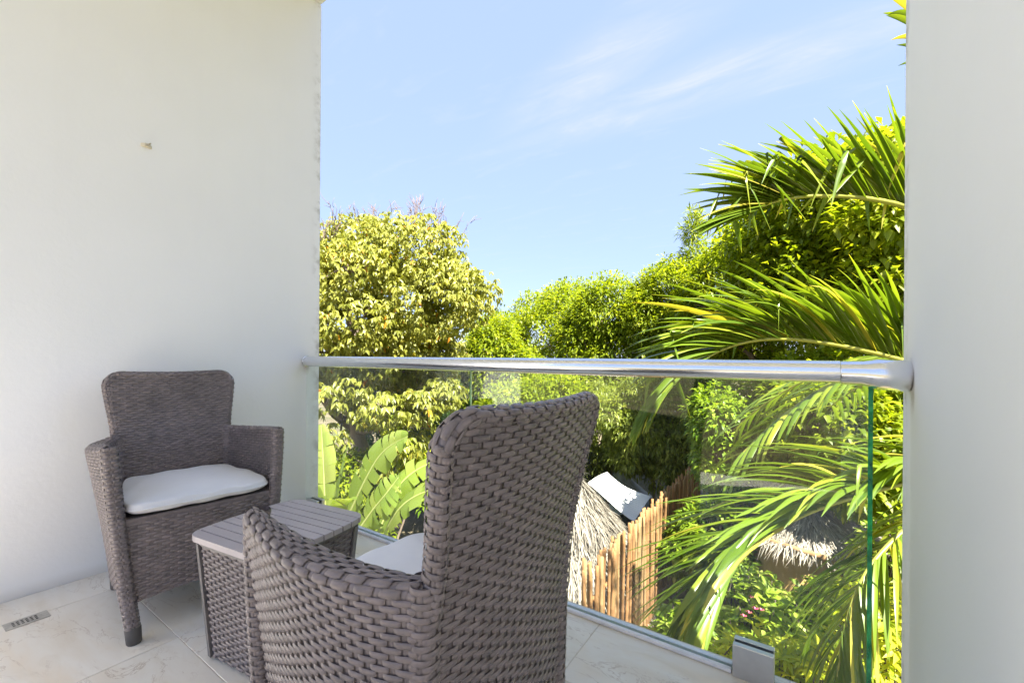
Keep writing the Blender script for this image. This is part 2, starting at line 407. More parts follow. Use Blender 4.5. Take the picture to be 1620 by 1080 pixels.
#@@STRUCTURE
# ------------------------------------------------------------------ ground and balcony shell
def build_ground():
    n = 41; g = np.linspace(-1, 1, n); g = np.sign(g) * np.abs(g) ** 3 * 1500
    X, Y = np.meshgrid(g, g); v = np.stack([X, Y, np.full_like(X, GROUND)], -1).reshape(-1, 3)
    i = np.arange(n * n).reshape(n, n)
    f = np.stack([i[:-1, :-1], i[:-1, 1:], i[1:, 1:], i[1:, :-1]], -1).reshape(-1, 4)
    tag(link('ground', mesh_from('ground', v, f, M['ground'])), kind='structure')
build_ground()
BACK, FLOOR_BACK = -1.0, -1.0                                           # cover and floor cut short behind the camera, rear left open for light
def bevelled(o, w=.006, seg=2):
    md = o.modifiers.new('edge', 'BEVEL'); md.width = w; md.segments = seg; md.limit_method = 'ANGLE'; return o
o = MB().box(WALL_L - .22, WALL_L, BACK, WALL_END, -.25, CEIL_Z - .002).obj('wall_left', M['wall_l'])
tag(bevelled(o), 'tall white plaster side wall behind the wicker armchair', 'wall')
o = MB().box(WALL_R, WALL_R + .24, BACK, WALL_END + .01, -.25, CEIL_Z - .002).obj('wall_right', M['wall_r'])
tag(bevelled(o), 'white plaster wall end the steel handrail runs into, beside the palm', 'wall')
o = MB().box(WALL_L - .22, WALL_R + .24, BACK, WALL_END - .003, CEIL_Z, CEIL_Z + .22).obj('ceiling', M['plaster'])
tag(bevelled(o), kind='structure')
floor = MB().box(WALL_L - .2, WALL_R + .2, FLOOR_BACK, GLASS_Y + .055, -.25, -.0022).obj('floor', M['grout'])
tag(floor, kind='structure')
def floor_tiles():
    xs = [WALL_L + .003] + [x for x in np.arange(-2.43, WALL_R, .6)] + [WALL_R - .003]
    ys = [FLOOR_BACK] + [y for y in np.arange(-0.6, GLASS_Y, .6)] + [GLASS_Y + .05]
    for i in range(len(xs) - 1):
        for j in range(len(ys) - 1):
            x0, x1, y0, y1 = xs[i] + .0012, xs[i + 1] - .0012, ys[j] + .0012, ys[j + 1] - .0012
            if x1 - x0 < .02 or y1 - y0 < .02: continue
            MB().box(x0, x1, y0, y1, -.011, random.uniform(-.0004, .0004), .0012).obj('floor_tile', M['marble'], floor)
floor_tiles()

# ------------------------------------------------------------------ railing
def railing():
    t = thing('balcony_railing', 'frameless glass balustrade under a polished steel tube handrail', 'railing', ((WALL_L + WALL_R) / 2, GLASS_Y, 0))
    b = t.location
    R = .0325
    xe = 0.085
    hr = MB().tube([(x, GLASS_Y, RAIL_Z) for x in np.linspace(WALL_L + .012, xe, 12)], R, 40).obj('handrail', M['chrome'], t, base=b); smooth_by_angle(hr)
    f = MB().tube([(WALL_L + .001, GLASS_Y, RAIL_Z), (WALL_L + .012, GLASS_Y, RAIL_Z)], R + .002, 40).obj('wall_flange', M['chrome'], hr, base=b); smooth_by_angle(f)
    # the end fitting: a sleeve that opens into a wider cup on the wall
    p = [(xe + .001, R), (xe + .003, R + .001), (xe + .05, R + .0015), (xe + .068, R + .006), (xe + .08, R + .0095), (WALL_R - .006, R + .0095), (WALL_R - .001, R + .0075)]
    e = MB().tube([(x, GLASS_Y - .003, RAIL_Z - .002 - max(0, (x - xe - .05)) * .06) for x, r in p], [r for x, r in p], 40).obj('end_fitting', M['chrome'], hr, base=b); smooth_by_angle(e)
    th = .0065
    joint, end = -1.283, .160
    for x0, x1 in ((WALL_L + .014, joint - .002), (joint + .002, end)):
        y0, y1, z0, z1 = GLASS_Y - th, GLASS_Y + th, .004, RAIL_Z - R + .006
        v = [(x, y, z) for z in (z0, z1) for y in (y0, y1) for x in (x0, x1)]
        if x1 == end: v[1] = (x1 - .012, y0, z0); v[5] = (x1 - .012, y0, z1)
        me = mesh_from('glass_pane', np.array(v) - np.array(b), [(0, 1, 5, 4), (2, 6, 7, 3), (0, 2, 3, 1), (4, 5, 7, 6), (0, 4, 6, 2), (1, 3, 7, 5)], M['glass'])
        me.materials.append(M['glass_edge'])
        for i in range(2, 6): me.polygons[i].material_index = 0 if (i == 4 and x0 < -2) else 1
        link('glass_pane', me, t)
    # base channel: two thin lips with the glass between them
    m = MB()
    for y0, y1 in ((GLASS_Y - .024, GLASS_Y - .0068), (GLASS_Y + .0068, GLASS_Y + .024)):
        m.box(WALL_L + .03, -.186, y0, y1, .0015, .013, .0015)
    m.obj('base_channel', M['alu'], t, base=b)
    for x0 in (-.182, -2.60):
        w = .112
        c = MB().box(x0, x0 + w, GLASS_Y - .030, GLASS_Y - .0085, -.05, .10, .002).box(x0, x0 + w, GLASS_Y + .0085, GLASS_Y + .030, -.05, .10, .002)
        c = c.obj('glass_clamp', M['steel'], t, base=b)
        MB().box(x0 + .004, x0 + w - .004, GLASS_Y - .0083, GLASS_Y + .0083, .085, .097).obj('rubber_gasket', M['dark'], c, base=b)
railing()

# ------------------------------------------------------------------ small fittings
def drain():
    c = np.array([-2.405, .315]); t = thing('floor_drain', 'small rectangular steel floor drain with slots at the wall foot', 'drain', (c[0], c[1], .0), math.radians(2))
    lx, ly = .033, .057
    MB().box(-lx, lx, -ly, ly, .0006, .0022, .0006).obj('plate', M['drain'], t)
    for i in range(3):
        for j in range(6):
            x, y = -.014 + i * .014, -.034 + j * .0115
            MB().box(x - .0034, x + .0034, y - .0032, y + .0032, .0024, .0028).obj('drain_slot', M['dark'], t)
drain()
def wall_hook():
    p = np.array([WALL_L, .727, 2.018])
    t = thing('wall_hook', 'tiny beige plug sticking out high on the side wall', 'hook', p)
    MB().prism([(0, -.022), (0, .022), (.018, .012), (.018, -.010)], -.010, .006, .003).obj('plug', simple('beige_plastic', (.66, .60, .47), .6), t)
    MB().tube([(.012, 0, -.002), (.03, 0, -.004), (.04, .006, .002)], [.005, .004, .003], 8).obj('peg', simple('worn_metal', (.4, .36, .28), .5), t)
wall_hook()

#@@CHAIRS
# ------------------------------------------------------------------ wicker furniture
PW, QW = .0225, .0112                                                # warp spacing and row height of the weave
def sheet(P, U, V, flip=False, amp=1.0, p=PW, q=QW):
    """a woven skin over the grid P (nv, nu, 3) with metric coordinates U, V: a recessed backing with
    upright cords, and over it each strand's raised stitches, their ends tucked behind the cords"""
    du = np.gradient(P, axis=1); dv = np.gradient(P, axis=0)
    n = np.cross(du, dv); n /= np.linalg.norm(n, axis=2)[..., None] + 1e-12
    if flip: n = -n
    step = 2
    iv = np.unique(np.r_[np.arange(0, U.shape[0], 3), U.shape[0] - 1]); iu = np.unique(np.r_[np.arange(0, U.shape[1], step), U.shape[1] - 1])
    B = P[np.ix_(iv, iu)] + n[np.ix_(iv, iu)] * (amp * (-.0042 + .0026 * np.cos(np.pi * U[np.ix_(iv, iu)] / p) ** 2))[..., None]
    i = np.arange(B.shape[0] * B.shape[1]).reshape(B.shape[:2])
    q4 = (i[:-1, :-1], i[:-1, 1:], i[1:, 1:], i[1:, :-1])
    if flip: q4 = q4[::-1]
    vs = [B.reshape(-1, 3)]; fs = [np.stack(q4, -1).reshape(-1, 4)]; cnt = B.shape[0] * B.shape[1]
    vrow = V[:, 0]; na, nl = 6, 10
    aa = np.linspace(-1, 1, na); ll = np.linspace(-1, 1, nl)
    ll = np.sign(ll) * np.abs(ll) ** .8
    prof = np.sqrt(1 - np.abs(.985 * aa) ** 3.2)
    along = np.clip(1 - np.abs(ll) ** 4.5, 0, 1)
    H = amp * (-.0040 + (.0012 + .0030 * prof)[:, None] * 1.0 + (.0030 * along)[None, :] - .0006 * ((ll > .5) * (ll - .5))[None, :])
    g = np.arange(na * nl).reshape(na, nl)
    fq = (g[:-1, :-1], g[:-1, 1:], g[1:, 1:], g[1:, :-1])
    if flip: fq = fq[::-1]
    fq = np.stack(fq, -1).reshape(-1, 4)
    r_ = np.random.default_rng(11)
    for r in range(int(round(vrow[0] / q)), int(math.floor((vrow[-1] + 1e-6) / q))):
        lines = []
        for a in aa:
            v = (r + .5 + .485 * a) * q; k = np.clip(np.searchsorted(vrow, v) - 1, 0, len(vrow) - 2); t = np.clip((v - vrow[k]) / (vrow[k + 1] - vrow[k]), 0, 1)
            lines.append([x[k] * (1 - t) + x[k + 1] * t for x in (U, P, n)])
        u0, u1 = lines[na // 2][0][0], lines[na // 2][0][-1]
        k0, k1 = int(math.floor(u0 / (2 * p))) - 1, int(math.ceil(u1 / (2 * p))) + 1
        for k in range(k0, k1 + 1):
            c = (2 * k + (r % 2)) * p + r_.normal(0, .0006); e0, e1 = c - .76 * p, c + .76 * p
            e0, e1 = max(e0, u0), min(e1, u1)
            if e1 - e0 < .35 * p: continue
            us = (e0 + e1) / 2 + ll * (e1 - e0) / 2
            st = np.empty((na, nl, 3)); hh = H + amp * r_.normal(0, .00022)
            for j, (lu, lp, ln) in enumerate(lines):
                for d in range(3): st[j, :, d] = np.interp(us, lu, lp[:, d]) + np.interp(us, lu, ln[:, d]) * hh[j]
            vs.append(st.reshape(-1, 3)); fs.append(fq + cnt); cnt += na * nl
    return np.concatenate(vs), np.concatenate(fs)
def merge(parts):
    vs, fs, n = [], [], 0
    for v, f in parts: vs.append(v); fs.append(f + n); n += len(v)
    return np.concatenate(vs), np.concatenate(fs)
def woven_tube(path, rx, ry=None, xdir=(1, 0, 0), q=None, p=PW, nu_step=.0037, per=6, amp=1.0, rows=None, wrap=False):
    path = np.asarray(path, float); ry = rx if ry is None else ry
    seg = np.linalg.norm(np.diff(path, axis=0), axis=1); s = np.r_[0, np.cumsum(seg)]
    n = max(4, int(s[-1] / nu_step)); ss = np.linspace(0, s[-1], n)
    C = np.stack([np.interp(ss, s, path[:, k]) for k in range(3)], -1)
    for _ in range(6): C[1:-1] = (C[:-2] + 2 * C[1:-1] + C[2:]) / 4 if len(path) > 2 else C[1:-1]
    rx = np.interp(ss, s, np.broadcast_to(rx, len(path))); ry = np.interp(ss, s, np.broadcast_to(ry, len(path)))
    t = np.gradient(C, axis=0); t /= np.linalg.norm(t, axis=1)[:, None]
    a = np.asarray(xdir, float)[None] - t * (t @ np.asarray(xdir, float))[:, None]; a /= np.linalg.norm(a, axis=1)[:, None]
    b = np.cross(t, a)
    if wrap:                                                          # strands run round the tube instead of along it
        nr = int(s[-1] / QW); m = nr * 6 + 1; ss2 = np.linspace(0, s[-1], m); pick = lambda A: np.stack([np.interp(ss2, ss, A[:, k]) for k in range(3)], -1)
        C, a, b = pick(C), pick(a), pick(b); rx, ry = np.interp(ss2, ss, rx), np.interp(ss2, ss, ry)
        th = np.linspace(0, 2 * np.pi, 49); per_m = math.pi * (rx.mean() + ry.mean())
        P = C[:, None] + np.cos(th)[None, :, None] * (rx[:, None] * a)[:, None] + np.sin(th)[None, :, None] * (ry[:, None] * b)[:, None]
        V = np.repeat((np.arange(m) / 6 * QW)[:, None], 49, 1); U = np.repeat((th / (2 * np.pi) * per_m)[None], m, 0)
        return sheet(P, U, V, flip=False, amp=amp, p=per_m / 6)
    if rows is None: rows = max(4, int(round(math.pi * (rx.mean() + ry.mean()) / QW / 2) * 2))
    m = rows * per; th = np.linspace(0, 2 * np.pi, m + 1)
    P = C[None] + np.cos(th)[:, None, None] * (rx[:, None] * a)[None] + np.sin(th)[:, None, None] * (ry[:, None] * b)[None]
    V = np.repeat((np.arange(m + 1) / per * QW)[:, None], n, 1); U = np.repeat(ss[None], m + 1, 0)
    return sheet(P, U, V, flip=True, amp=amp, p=p)
def interp(z, zs, ys): return np.interp(z, zs, ys)
def smooth_interp(z, zs, ys):
    zz = np.linspace(zs[0], zs[-1], 400); y = np.interp(zz, zs, ys); k = np.ones(41) / 41
    y = np.convolve(np.pad(y, 20, mode='edge'), k, mode='valid'); return np.interp(z, zz, y)

ZT, RC = .92, .055
def back_w(z):
    w = smooth_interp(z, [.08, .42, .60, .68, .80, .90, .95], [.208, .214, .208, .209, .226, .239, .241])
    dz = np.clip(z - (ZT - RC), 0, RC)
    return w - RC + np.sqrt(np.clip(RC ** 2 - dz ** 2, 0, None))
def back_x(z, yn): return smooth_interp(z, [.08, .40, .62, .80, .95], [-.232, -.240, -.258, -.294, -.330]) - .020 * (1 - yn ** 2)
def dip(z, yn): return z - .010 * (1 - yn ** 2) * np.clip((z - .6) / .3, 0, 1)
TH = .034
def build_chair_parts():
    parts = {}
    def back_sheet(z0, dx, flip):
        rows = int((ZT - .004 - z0) / QW); z = z0 + np.arange(rows * 6 + 1) * QW / 6
        z = np.append(z, ZT - .0005) if z[-1] < ZT - .001 else z
        nu = 122; yn = np.linspace(-1, 1, nu)
        Z, YN = np.meshgrid(z, yn, indexing='ij'); W = back_w(Z)
        P = np.stack([back_x(Z, YN) + dx, YN * W, dip(Z, YN)], -1)
        return sheet(P, P[..., 1] + 5, Z, flip)
    parts['backrest'] = merge([back_sheet(.09, 0, True), back_sheet(.39, TH, False)])
    # rim that binds the edge of the back
    zz = np.linspace(.60, ZT - RC, 24); path = [(0, -back_w(np.array(z)), z) for z in zz]
    wtop = back_w(np.array(ZT - RC))
    path += [(0, -(wtop - RC + RC * math.cos(a)), ZT - RC + RC * math.sin(a)) for a in np.linspace(.1, math.pi / 2, 12)]
    path += [(0, y, ZT) for y in np.linspace(-(wtop - RC), wtop - RC, 24)[1:-1]]
    path += [(0, -p[1], p[2]) for p in path[:36][::-1]]
    path = np.array(path, float); yn = np.clip(path[:, 1] / .24, -1, 1)
    path[:, 0] = back_x(path[:, 2], yn) + TH / 2; path[:, 2] = dip(path[:, 2], yn) - .006
    rim = dict(xdir=(1, 0, 0), amp=.8)
    parts['back_rim'] = merge([woven_tube(path[:26], .0205, .0145, wrap=True, **rim), woven_tube(path[24:-24], .0205, .0145, p=.017, rows=8, **rim),
                               woven_tube(path[-26:], .0205, .0145, wrap=True, **rim)])
    # arms: one skin from the outside hem over the top to the inside of the seat
    for side in (-1, 1):
        ns = 172; s = np.linspace(0, 1, ns)
        bow = np.sin(np.pi * s ** .85)
        za = .648 + .034 * s ** 1.3 - .004 * bow
        yo, yi = .232 + (.300 - .232) * s + .052 * bow, .193 + (.268 - .193) * s + .022 * bow
        yob = .214 + .006 * s + .026 * bow; yib = yi - .012
        def xs(sv, z): return -.245 + (.245 + np.interp(z, [.1, .66], [.268, .216])) * sv
        prof = []
        lens = [.53, .032, None, .024, .24]
        def seg(n, fy, fz):
            for k in range(n): prof.append((fy(k / n), fz(k / n)))
        r1, r2 = .022, .015
        n1 = 46 * 6
        seg(n1, lambda t: yob + (yo - yob) * (t ** 1.15), lambda t: .115 + (za - r1 - .115) * t)
        seg(14, lambda t: yo - r1 + r1 * math.cos(t * math.pi / 2), lambda t: za - r1 + r1 * math.sin(t * math.pi / 2))
        seg(18, lambda t: (yo - r1) + ((yi + r2) - (yo - r1)) * t, lambda t: za + .0 * t)
        seg(10, lambda t: yi + r2 - r2 * math.sin(t * math.pi / 2), lambda t: za - r2 + r2 * math.cos(t * math.pi / 2))
        seg(21 * 6, lambda t: yi + (yib - yi) * t, lambda t: za - r2 + (.39 - za + r2) * t)
        prof.append((yib, np.full(ns, .39)))
        Y = np.stack([np.broadcast_to(a, ns) for a, b in prof]); Z = np.stack([np.broadcast_to(b, ns) for a, b in prof])
        S = np.repeat(s[None], len(prof), 0)
        P = np.stack([xs(S, Z), side * Y, Z], -1)
        V = np.repeat((np.arange(len(prof)) / 6 * QW)[:, None], ns, 1)
        U = S * .52
        parts['armrest_%d' % side] = sheet(P, U, V, flip=(side > 0))
        # front post: closes the arm and becomes the front leg
        path = [(.213, .2745, .676), (.222, .271, .6), (.238, .257, .42), (.262, .232, .16), (.274, .224, .10), (.283, .218, .05)]
        path = [(x, side * y, z) for x, y, z in path]
        parts['leg_f%d' % side] = woven_tube(path, [.020, .020, .021, .023, .024, .023], [.0245, .024, .023, .022, .021, .020], xdir=(1, 0, 0), rows=8, amp=.75, wrap=True)
        path = [(-.238, side * .214, .648), (-.226, side * .205, .42), (-.222, side * .203, .12), (-.224, side * .205, .06)]
        parts['leg_b%d' % side] = woven_tube(path, [.026, .026, .024, .022], xdir=(1, 0, 0), rows=10, amp=.75, wrap=True)
    # front apron below the seat
    z = .125 + np.arange(int(.29 / QW) * 6 + 1) * QW / 6; yn = np.linspace(-1, 1, 124); Z, YN = np.meshgrid(z, yn, indexing='ij')
    W = np.interp(Z, [.12, .42], [.216, .246])
    P = np.stack([np.interp(Z, [.12, .42], [.262, .240]) + .012 * (1 - YN ** 2), YN * W, Z + .018 * (1 - YN ** 2) * np.clip((.3 - Z) / .18, 0, 1)], -1)
    parts['apron'] = sheet(P, P[..., 1] + 5, Z, False)
    return parts
def make_chair():
    cp = build_chair_parts(); W = M['wicker']; out = []
    def pm(name, key, smooth=True): return mesh_from(name, cp[key][0], cp[key][1], W, smooth)
    meshes = {'backrest': pm('backrest', 'backrest'), 'back_rim': pm('back_rim', 'back_rim'), 'apron': pm('apron', 'apron')}
    arms = [pm('armrest', 'armrest_%d' % s) for s in (-1, 1)]
    legs = [pm('leg', 'leg_%s%d' % (k, s)) for k in 'fb' for s in (-1, 1)]
    feet = []
    for k in 'fb':
        for s in (-1, 1):
            x, y, zt = ((.283, .218, .055) if k == 'f' else (-.224, .205, .085))
            tip = (x + (.006 if k == 'f' else -.006), s * (y - .003), 0)
            m = MB().tube([(x - (.001 if k == 'f' else 0), s * y, zt), (x, s * y, zt - .004), tip[:2] + (.004,), tip], [.0215, .0235, .0215, .0195], 20)
            me = m.mesh('foot', M['foot']); me.polygons.foreach_set('use_smooth', np.ones(len(me.polygons), bool)); me.set_sharp_from_angle(angle=math.radians(40)); feet.append(me)
    outline = [(.244, -.236), (.250, 0), (.244, .236), (.0, .258), (-.22, .205), (-.235, 0), (-.22, -.205), (.0, -.258)]
    seat = MB().prism(outline, .395, .418, .004).mesh('seat', M['wicker'])
    return meshes, arms, legs, feet, seat
CH = make_chair()
def place_chair(label, base, rz):
    t = thing('wicker_armchair', label, 'armchair', base, rz, 'wicker armchairs on the balcony')
    meshes, arms, legs, feet, seat = CH
    b = link('backrest', meshes['backrest'], t); link('back_rim', meshes['back_rim'], b)
    link('seat', seat, t); link('apron', meshes['apron'], t)
    for a in arms: link('armrest', a, t)
    for l, f in zip(legs, feet): link('foot', f, link('leg', l, t))
    return t
FAR, FAR_R = (-2.178, .749, 0), -.121
NEAR, NEAR_R = (-.72, .71, 0), 3.092
place_chair('taupe wicker armchair facing out from the white side wall', FAR, FAR_R)
place_chair('taupe wicker armchair seen from behind, close to the camera', NEAR, NEAR_R)

def cushion_mesh(seed):
    r = np.random.default_rng(seed)
    na, nr = 96, 22
    a = np.linspace(0, 2 * np.pi, na, endpoint=False)
    c, s = np.cos(a), np.sin(a)
    k = (np.abs(c) ** 8 + np.abs(s) ** 8) ** (-1 / 8)
    ox, oy = c * k, s * k                                             # unit rounded square
    X = .018 + .236 * ox; Y = oy * np.interp(X, [-.22, .05, .26], [.180, .222, .232])
    rows = []; th = .054
    ph = r.uniform(0, 6, 6)
    for j in range(nr):
        t = j / (nr - 1)
        if t < .62: q = t / .62; sc = q ** .8; zz = th * (1 - .10 * q ** 3)           # top from the centre to the shoulder
        else:
            b = (t - .62) / .38 * math.pi * .86; sc = 1 + .035 * math.sin(b) - .05 * max(0, b - 1.6); zz = th * (.5 + .40 * math.cos(b))
        xx, yy = X * sc + .018 * (1 - sc), Y * sc
        wr = .0018 * np.sin(xx * 21 + ph[0] + 2 * np.sin(yy * 9 + ph[1])) * np.sin(yy * 15 + ph[2]) + .002 * np.sin(yy * 48 + xx * 30 + ph[3]) * (sc > .7)
        fr = np.clip((xx - .15) / .1, 0, 1)
        z = zz + wr * (1 if t < .7 else .6) - .012 * fr * (yy > -.1) * np.clip((yy + .1) / .3, 0, 1) * (1 - t) + .004 * (1 - sc ** 2)
        if t > .7: xx = xx + .003 * np.sin(yy * 55 + ph[4]) * fr
        rows.append(np.stack([xx, yy, z + .421], -1))
    v = np.concatenate(rows); i = np.arange(nr * na).reshape(nr, na); j2 = np.roll(i, -1, 1)
    f = np.stack([i[:-1], i[1:], j2[1:], j2[:-1]], -1).reshape(-1, 4)
    return mesh_from('seat_cushion', v, f, M['cushion'], True)
for lab, base, rz, sd in (('white seat cushion in the armchair against the wall', FAR, FAR_R, 3), ('white seat cushion mostly hidden in the near armchair turned away', NEAR, NEAR_R, 5)):
    o = link('seat_cushion', cushion_mesh(sd)); o.location = base; o.rotation_euler = (0, 0, rz)
    tag(o, lab, 'cushion', 'white seat cushions')
    a = np.linspace(0, 2 * np.pi, 97); k = (np.abs(np.cos(a)) ** 8 + np.abs(np.sin(a)) ** 8) ** (-1 / 8); X = .018 + .236 * np.cos(a) * k
    Y = np.sin(a) * k * np.interp(X, [-.22, .05, .26], [.180, .222, .232])
    MB().tube(np.stack([.018 + (X - .018) * 1.036, Y * 1.036, np.full(97, .4475) + .0012 * np.sin(a * 9)], -1), .0036, 6, False).obj('piping', M['cushion'], o, True)

def make_table():
    t = thing('side_table', 'square taupe slatted side table with woven sides between the armchairs', 'table', (-1.492, .785, 0), math.radians(7.5))
    n = 10; HW = .200; pitch = 2 * HW / n; top = .42
    def endx(y):
        L = .190 + .020 * (1 - (y / HW) ** 2); e = abs(y) - (HW - .045)
        return L - (.045 - math.sqrt(max(0, .045 ** 2 - max(0, e) ** 2)))
    for j in range(n):
        y0, y1 = -HW + j * pitch + (.0024 if j else 0), -HW + (j + 1) * pitch - (.0024 if j < n - 1 else 0)
        ys = np.linspace(y0, y1, 9 if j in (0, n - 1) else 4)
        bowy = lambda x, y: y * (1 + .03 * (1 - (x / .2) ** 2)) if j in (0, n - 1) else y
        rt = [(endx(y), y) for y in ys]; lf = [(-endx(y), y) for y in ys[::-1]]
        MB().prism(rt + lf, top - .018, top, .0016).obj('slat', M['slat'], t)
    ring = []
    for a in np.linspace(0, 2 * np.pi, 72, endpoint=False):
        c, s = math.cos(a), math.sin(a); k = (abs(c) ** 7 + abs(s) ** 7) ** (-1 / 7); ring.append((c * k * .190, s * k * .188))
    MB().prism(ring, top - .034, top - .0185).obj('top_frame', M['post'], t)
    hb, ht = .158, .184                                               # half width of the body at the bottom and the top
    zb, zt = .012, top - .034
    for sx in (-1, 1):
        for sy in (-1, 1):
            v = []; r = .030
            for z, h in ((zb, hb), (zt, ht)):
                for q in ((h - r, h), (h - r * .4, h - .002), (h - .002, h - r * .4), (h, h - r), (h - r, h - r)):
                    v.append((sx * q[0], sy * q[1], z))
            f = [(k, (k + 1) % 5, 5 + (k + 1) % 5, 5 + k) for k in range(5)] + [(4, 3, 2, 1, 0), (5, 6, 7, 8, 9)]
            if sx * sy < 0: f = [q[::-1] for q in f]
            MB().add(v, f).obj('corner_post', M['post'], t)
    z = zb + np.arange(200 * 6 + 1) * QW / 6; z = z[z < zt]; s = np.linspace(-1, 1, 88); Z, S = np.meshgrid(z, s, indexing='ij')
    H = np.interp(Z, [zb, zt], [hb, ht])
    P = np.stack([S * (H - .032), -(H - .008) + 0 * S, Z], -1)
    v, f = sheet(P, P[..., 0] + 5, Z, False, p=.024)
    me = mesh_from('woven_panel', v, f, M['wicker'], True)
    for k in range(4):
        o = link('woven_panel', me, t); o.rotation_euler = (0, 0, k * math.pi / 2)
make_table()

#@@GARDEN
# ------------------------------------------------------------------ plants: leaf-by-leaf crowns
def unit(a): return a / (np.linalg.norm(a, axis=-1, keepdims=True) + 1e-9)
def leaf_cloud(B, D, Nn, Ln, Wd, droop, tone, fold=.18):
    """one small folded, drooping blade per row: base B, direction D, normal Nn"""
    n = len(B); D = unit(D); S = unit(np.cross(D, Nn)); Nn = unit(np.cross(S, D))
    Ln = np.broadcast_to(Ln, n)[:, None]; Wd = np.broadcast_to(Wd, n)[:, None]
    mid = B + D * Ln * .48 + Nn * Ln * .05
    tip = B + D * Ln; tip = tip - np.array([0, 0, 1.0]) * Ln * np.broadcast_to(droop, n)[:, None]
    v = np.stack([B, mid + S * Wd / 2 - Nn * 0 + Nn * Wd * fold, mid, mid - S * Wd / 2 + Nn * Wd * fold, tip], 1).reshape(-1, 3)
    k = np.arange(n)[:, None] * 5
    f = np.concatenate([k + np.array(q) for q in ((0, 1, 2), (0, 2, 3), (1, 4, 2), (2, 4, 3))])
    return v, f, np.repeat(tone, 5)
def blotch(P, f, seed):
    r = np.random.default_rng(seed); k = r.normal(0, 1, (6, 3)) * f; ph = r.uniform(0, 6.28, 6)
    return np.sin(P @ k.T + ph).sum(1) / 2.4
def lobes_of(c, rad, n, seed, size=(.38, .6), up=.25):
    """the main masses of a crown: lobes sitting on an ellipsoid of radii rad"""
    r = np.random.default_rng(seed); out = [(np.array(c, float), np.array(rad, float) * .72)]
    for i in range(n):
        d = unit(r.normal(0, 1, 3)); d[2] = d[2] * .9 + up * r.random(); d = unit(d)
        s = r.uniform(*size)
        out.append((np.array(c) + d * np.array(rad) * (1 - s * .72), np.array(rad) * s * np.array([1, 1, r.uniform(.75, 1.0)])))
    return out
def crown_leaves(lobes, clusters, per, Ln, Wd, seed, droop=.25, hang=.5, gap=.15, tone_up=.25, inner=.68, umbrella=False, flat=0.0):
    r = np.random.default_rng(seed)
    area = np.array([(l[1][0] * l[1][1] + l[1][0] * l[1][2] + l[1][1] * l[1][2]) for l in lobes]); pr = area / area.sum()
    idx = r.choice(len(lobes), clusters * 2, p=pr)
    C = np.array([l[0] for l in lobes])[idx]; R = np.array([l[1] for l in lobes])[idx]
    d = unit(r.normal(0, 1, (len(idx), 3))); sh = inner + (1.15 - inner) * r.random(len(idx)) ** .9
    P = C + d * R * sh[:, None]
    deep = np.zeros(len(P), bool)                                       # twigs buried inside another lobe bear no leaves
    for c, rr in lobes: deep |= (((P - c) / rr) ** 2).sum(1) < .50
    keep = ~deep & (blotch(P, 2.2 / max(.5, R.mean()), seed + 1) > -1.2 + gap * 2)
    P, d = P[keep][:clusters], d[keep][:clusters]
    n = len(P); B = np.repeat(P, per, 0); out = np.repeat(d, per, 0)
    rnd = unit(r.normal(0, 1, (n * per, 3)))
    if umbrella:
        ang = r.uniform(0, 6.28, n * per); rad = np.stack([np.cos(ang), np.sin(ang), np.zeros(n * per)], -1)
        D = rad * .8 + out * .25 + np.array([0, 0, -hang])
    else:
        B = B + rnd * Ln * .9 * r.random((n * per, 1))
        D = rnd * .9 + out * .55 + np.array([0, 0, -hang])
    Nn = unit(rnd * (.8 - flat) + out * .7 + np.array([0, 0, .45 + flat]))
    cl = np.repeat(r.normal(0, .13, n), per)
    tone = np.clip(.42 + cl + r.normal(0, .16, n * per), 0, 1)
    if umbrella: tone = np.where(r.random(n * per) < .012, 1.0, np.clip(tone, 0, .93))
    Ls = Ln * r.uniform(.7, 1.25, n * per)
    return leaf_cloud(B, D, Nn, Ls, Ls * Wd / Ln, droop * r.uniform(.4, 1.5, n * per), tone)
def limb(mb, a, b, r0, r1, rr, bend=.12, n=7, seg=8):
    a, b = np.asarray(a, float), np.asarray(b, float); L = np.linalg.norm(b - a); t = np.linspace(0, 1, n)
    o1, o2 = rr.normal(0, 1, 3) * L * bend, rr.normal(0, 1, 3) * L * bend * .5
    p = a + (b - a) * t[:, None] + np.sin(np.pi * t)[:, None] * o1 + np.sin(2 * np.pi * t)[:, None] * o2
    mb.tube(p, r0 + (r1 - r0) * t ** .8, seg); return p
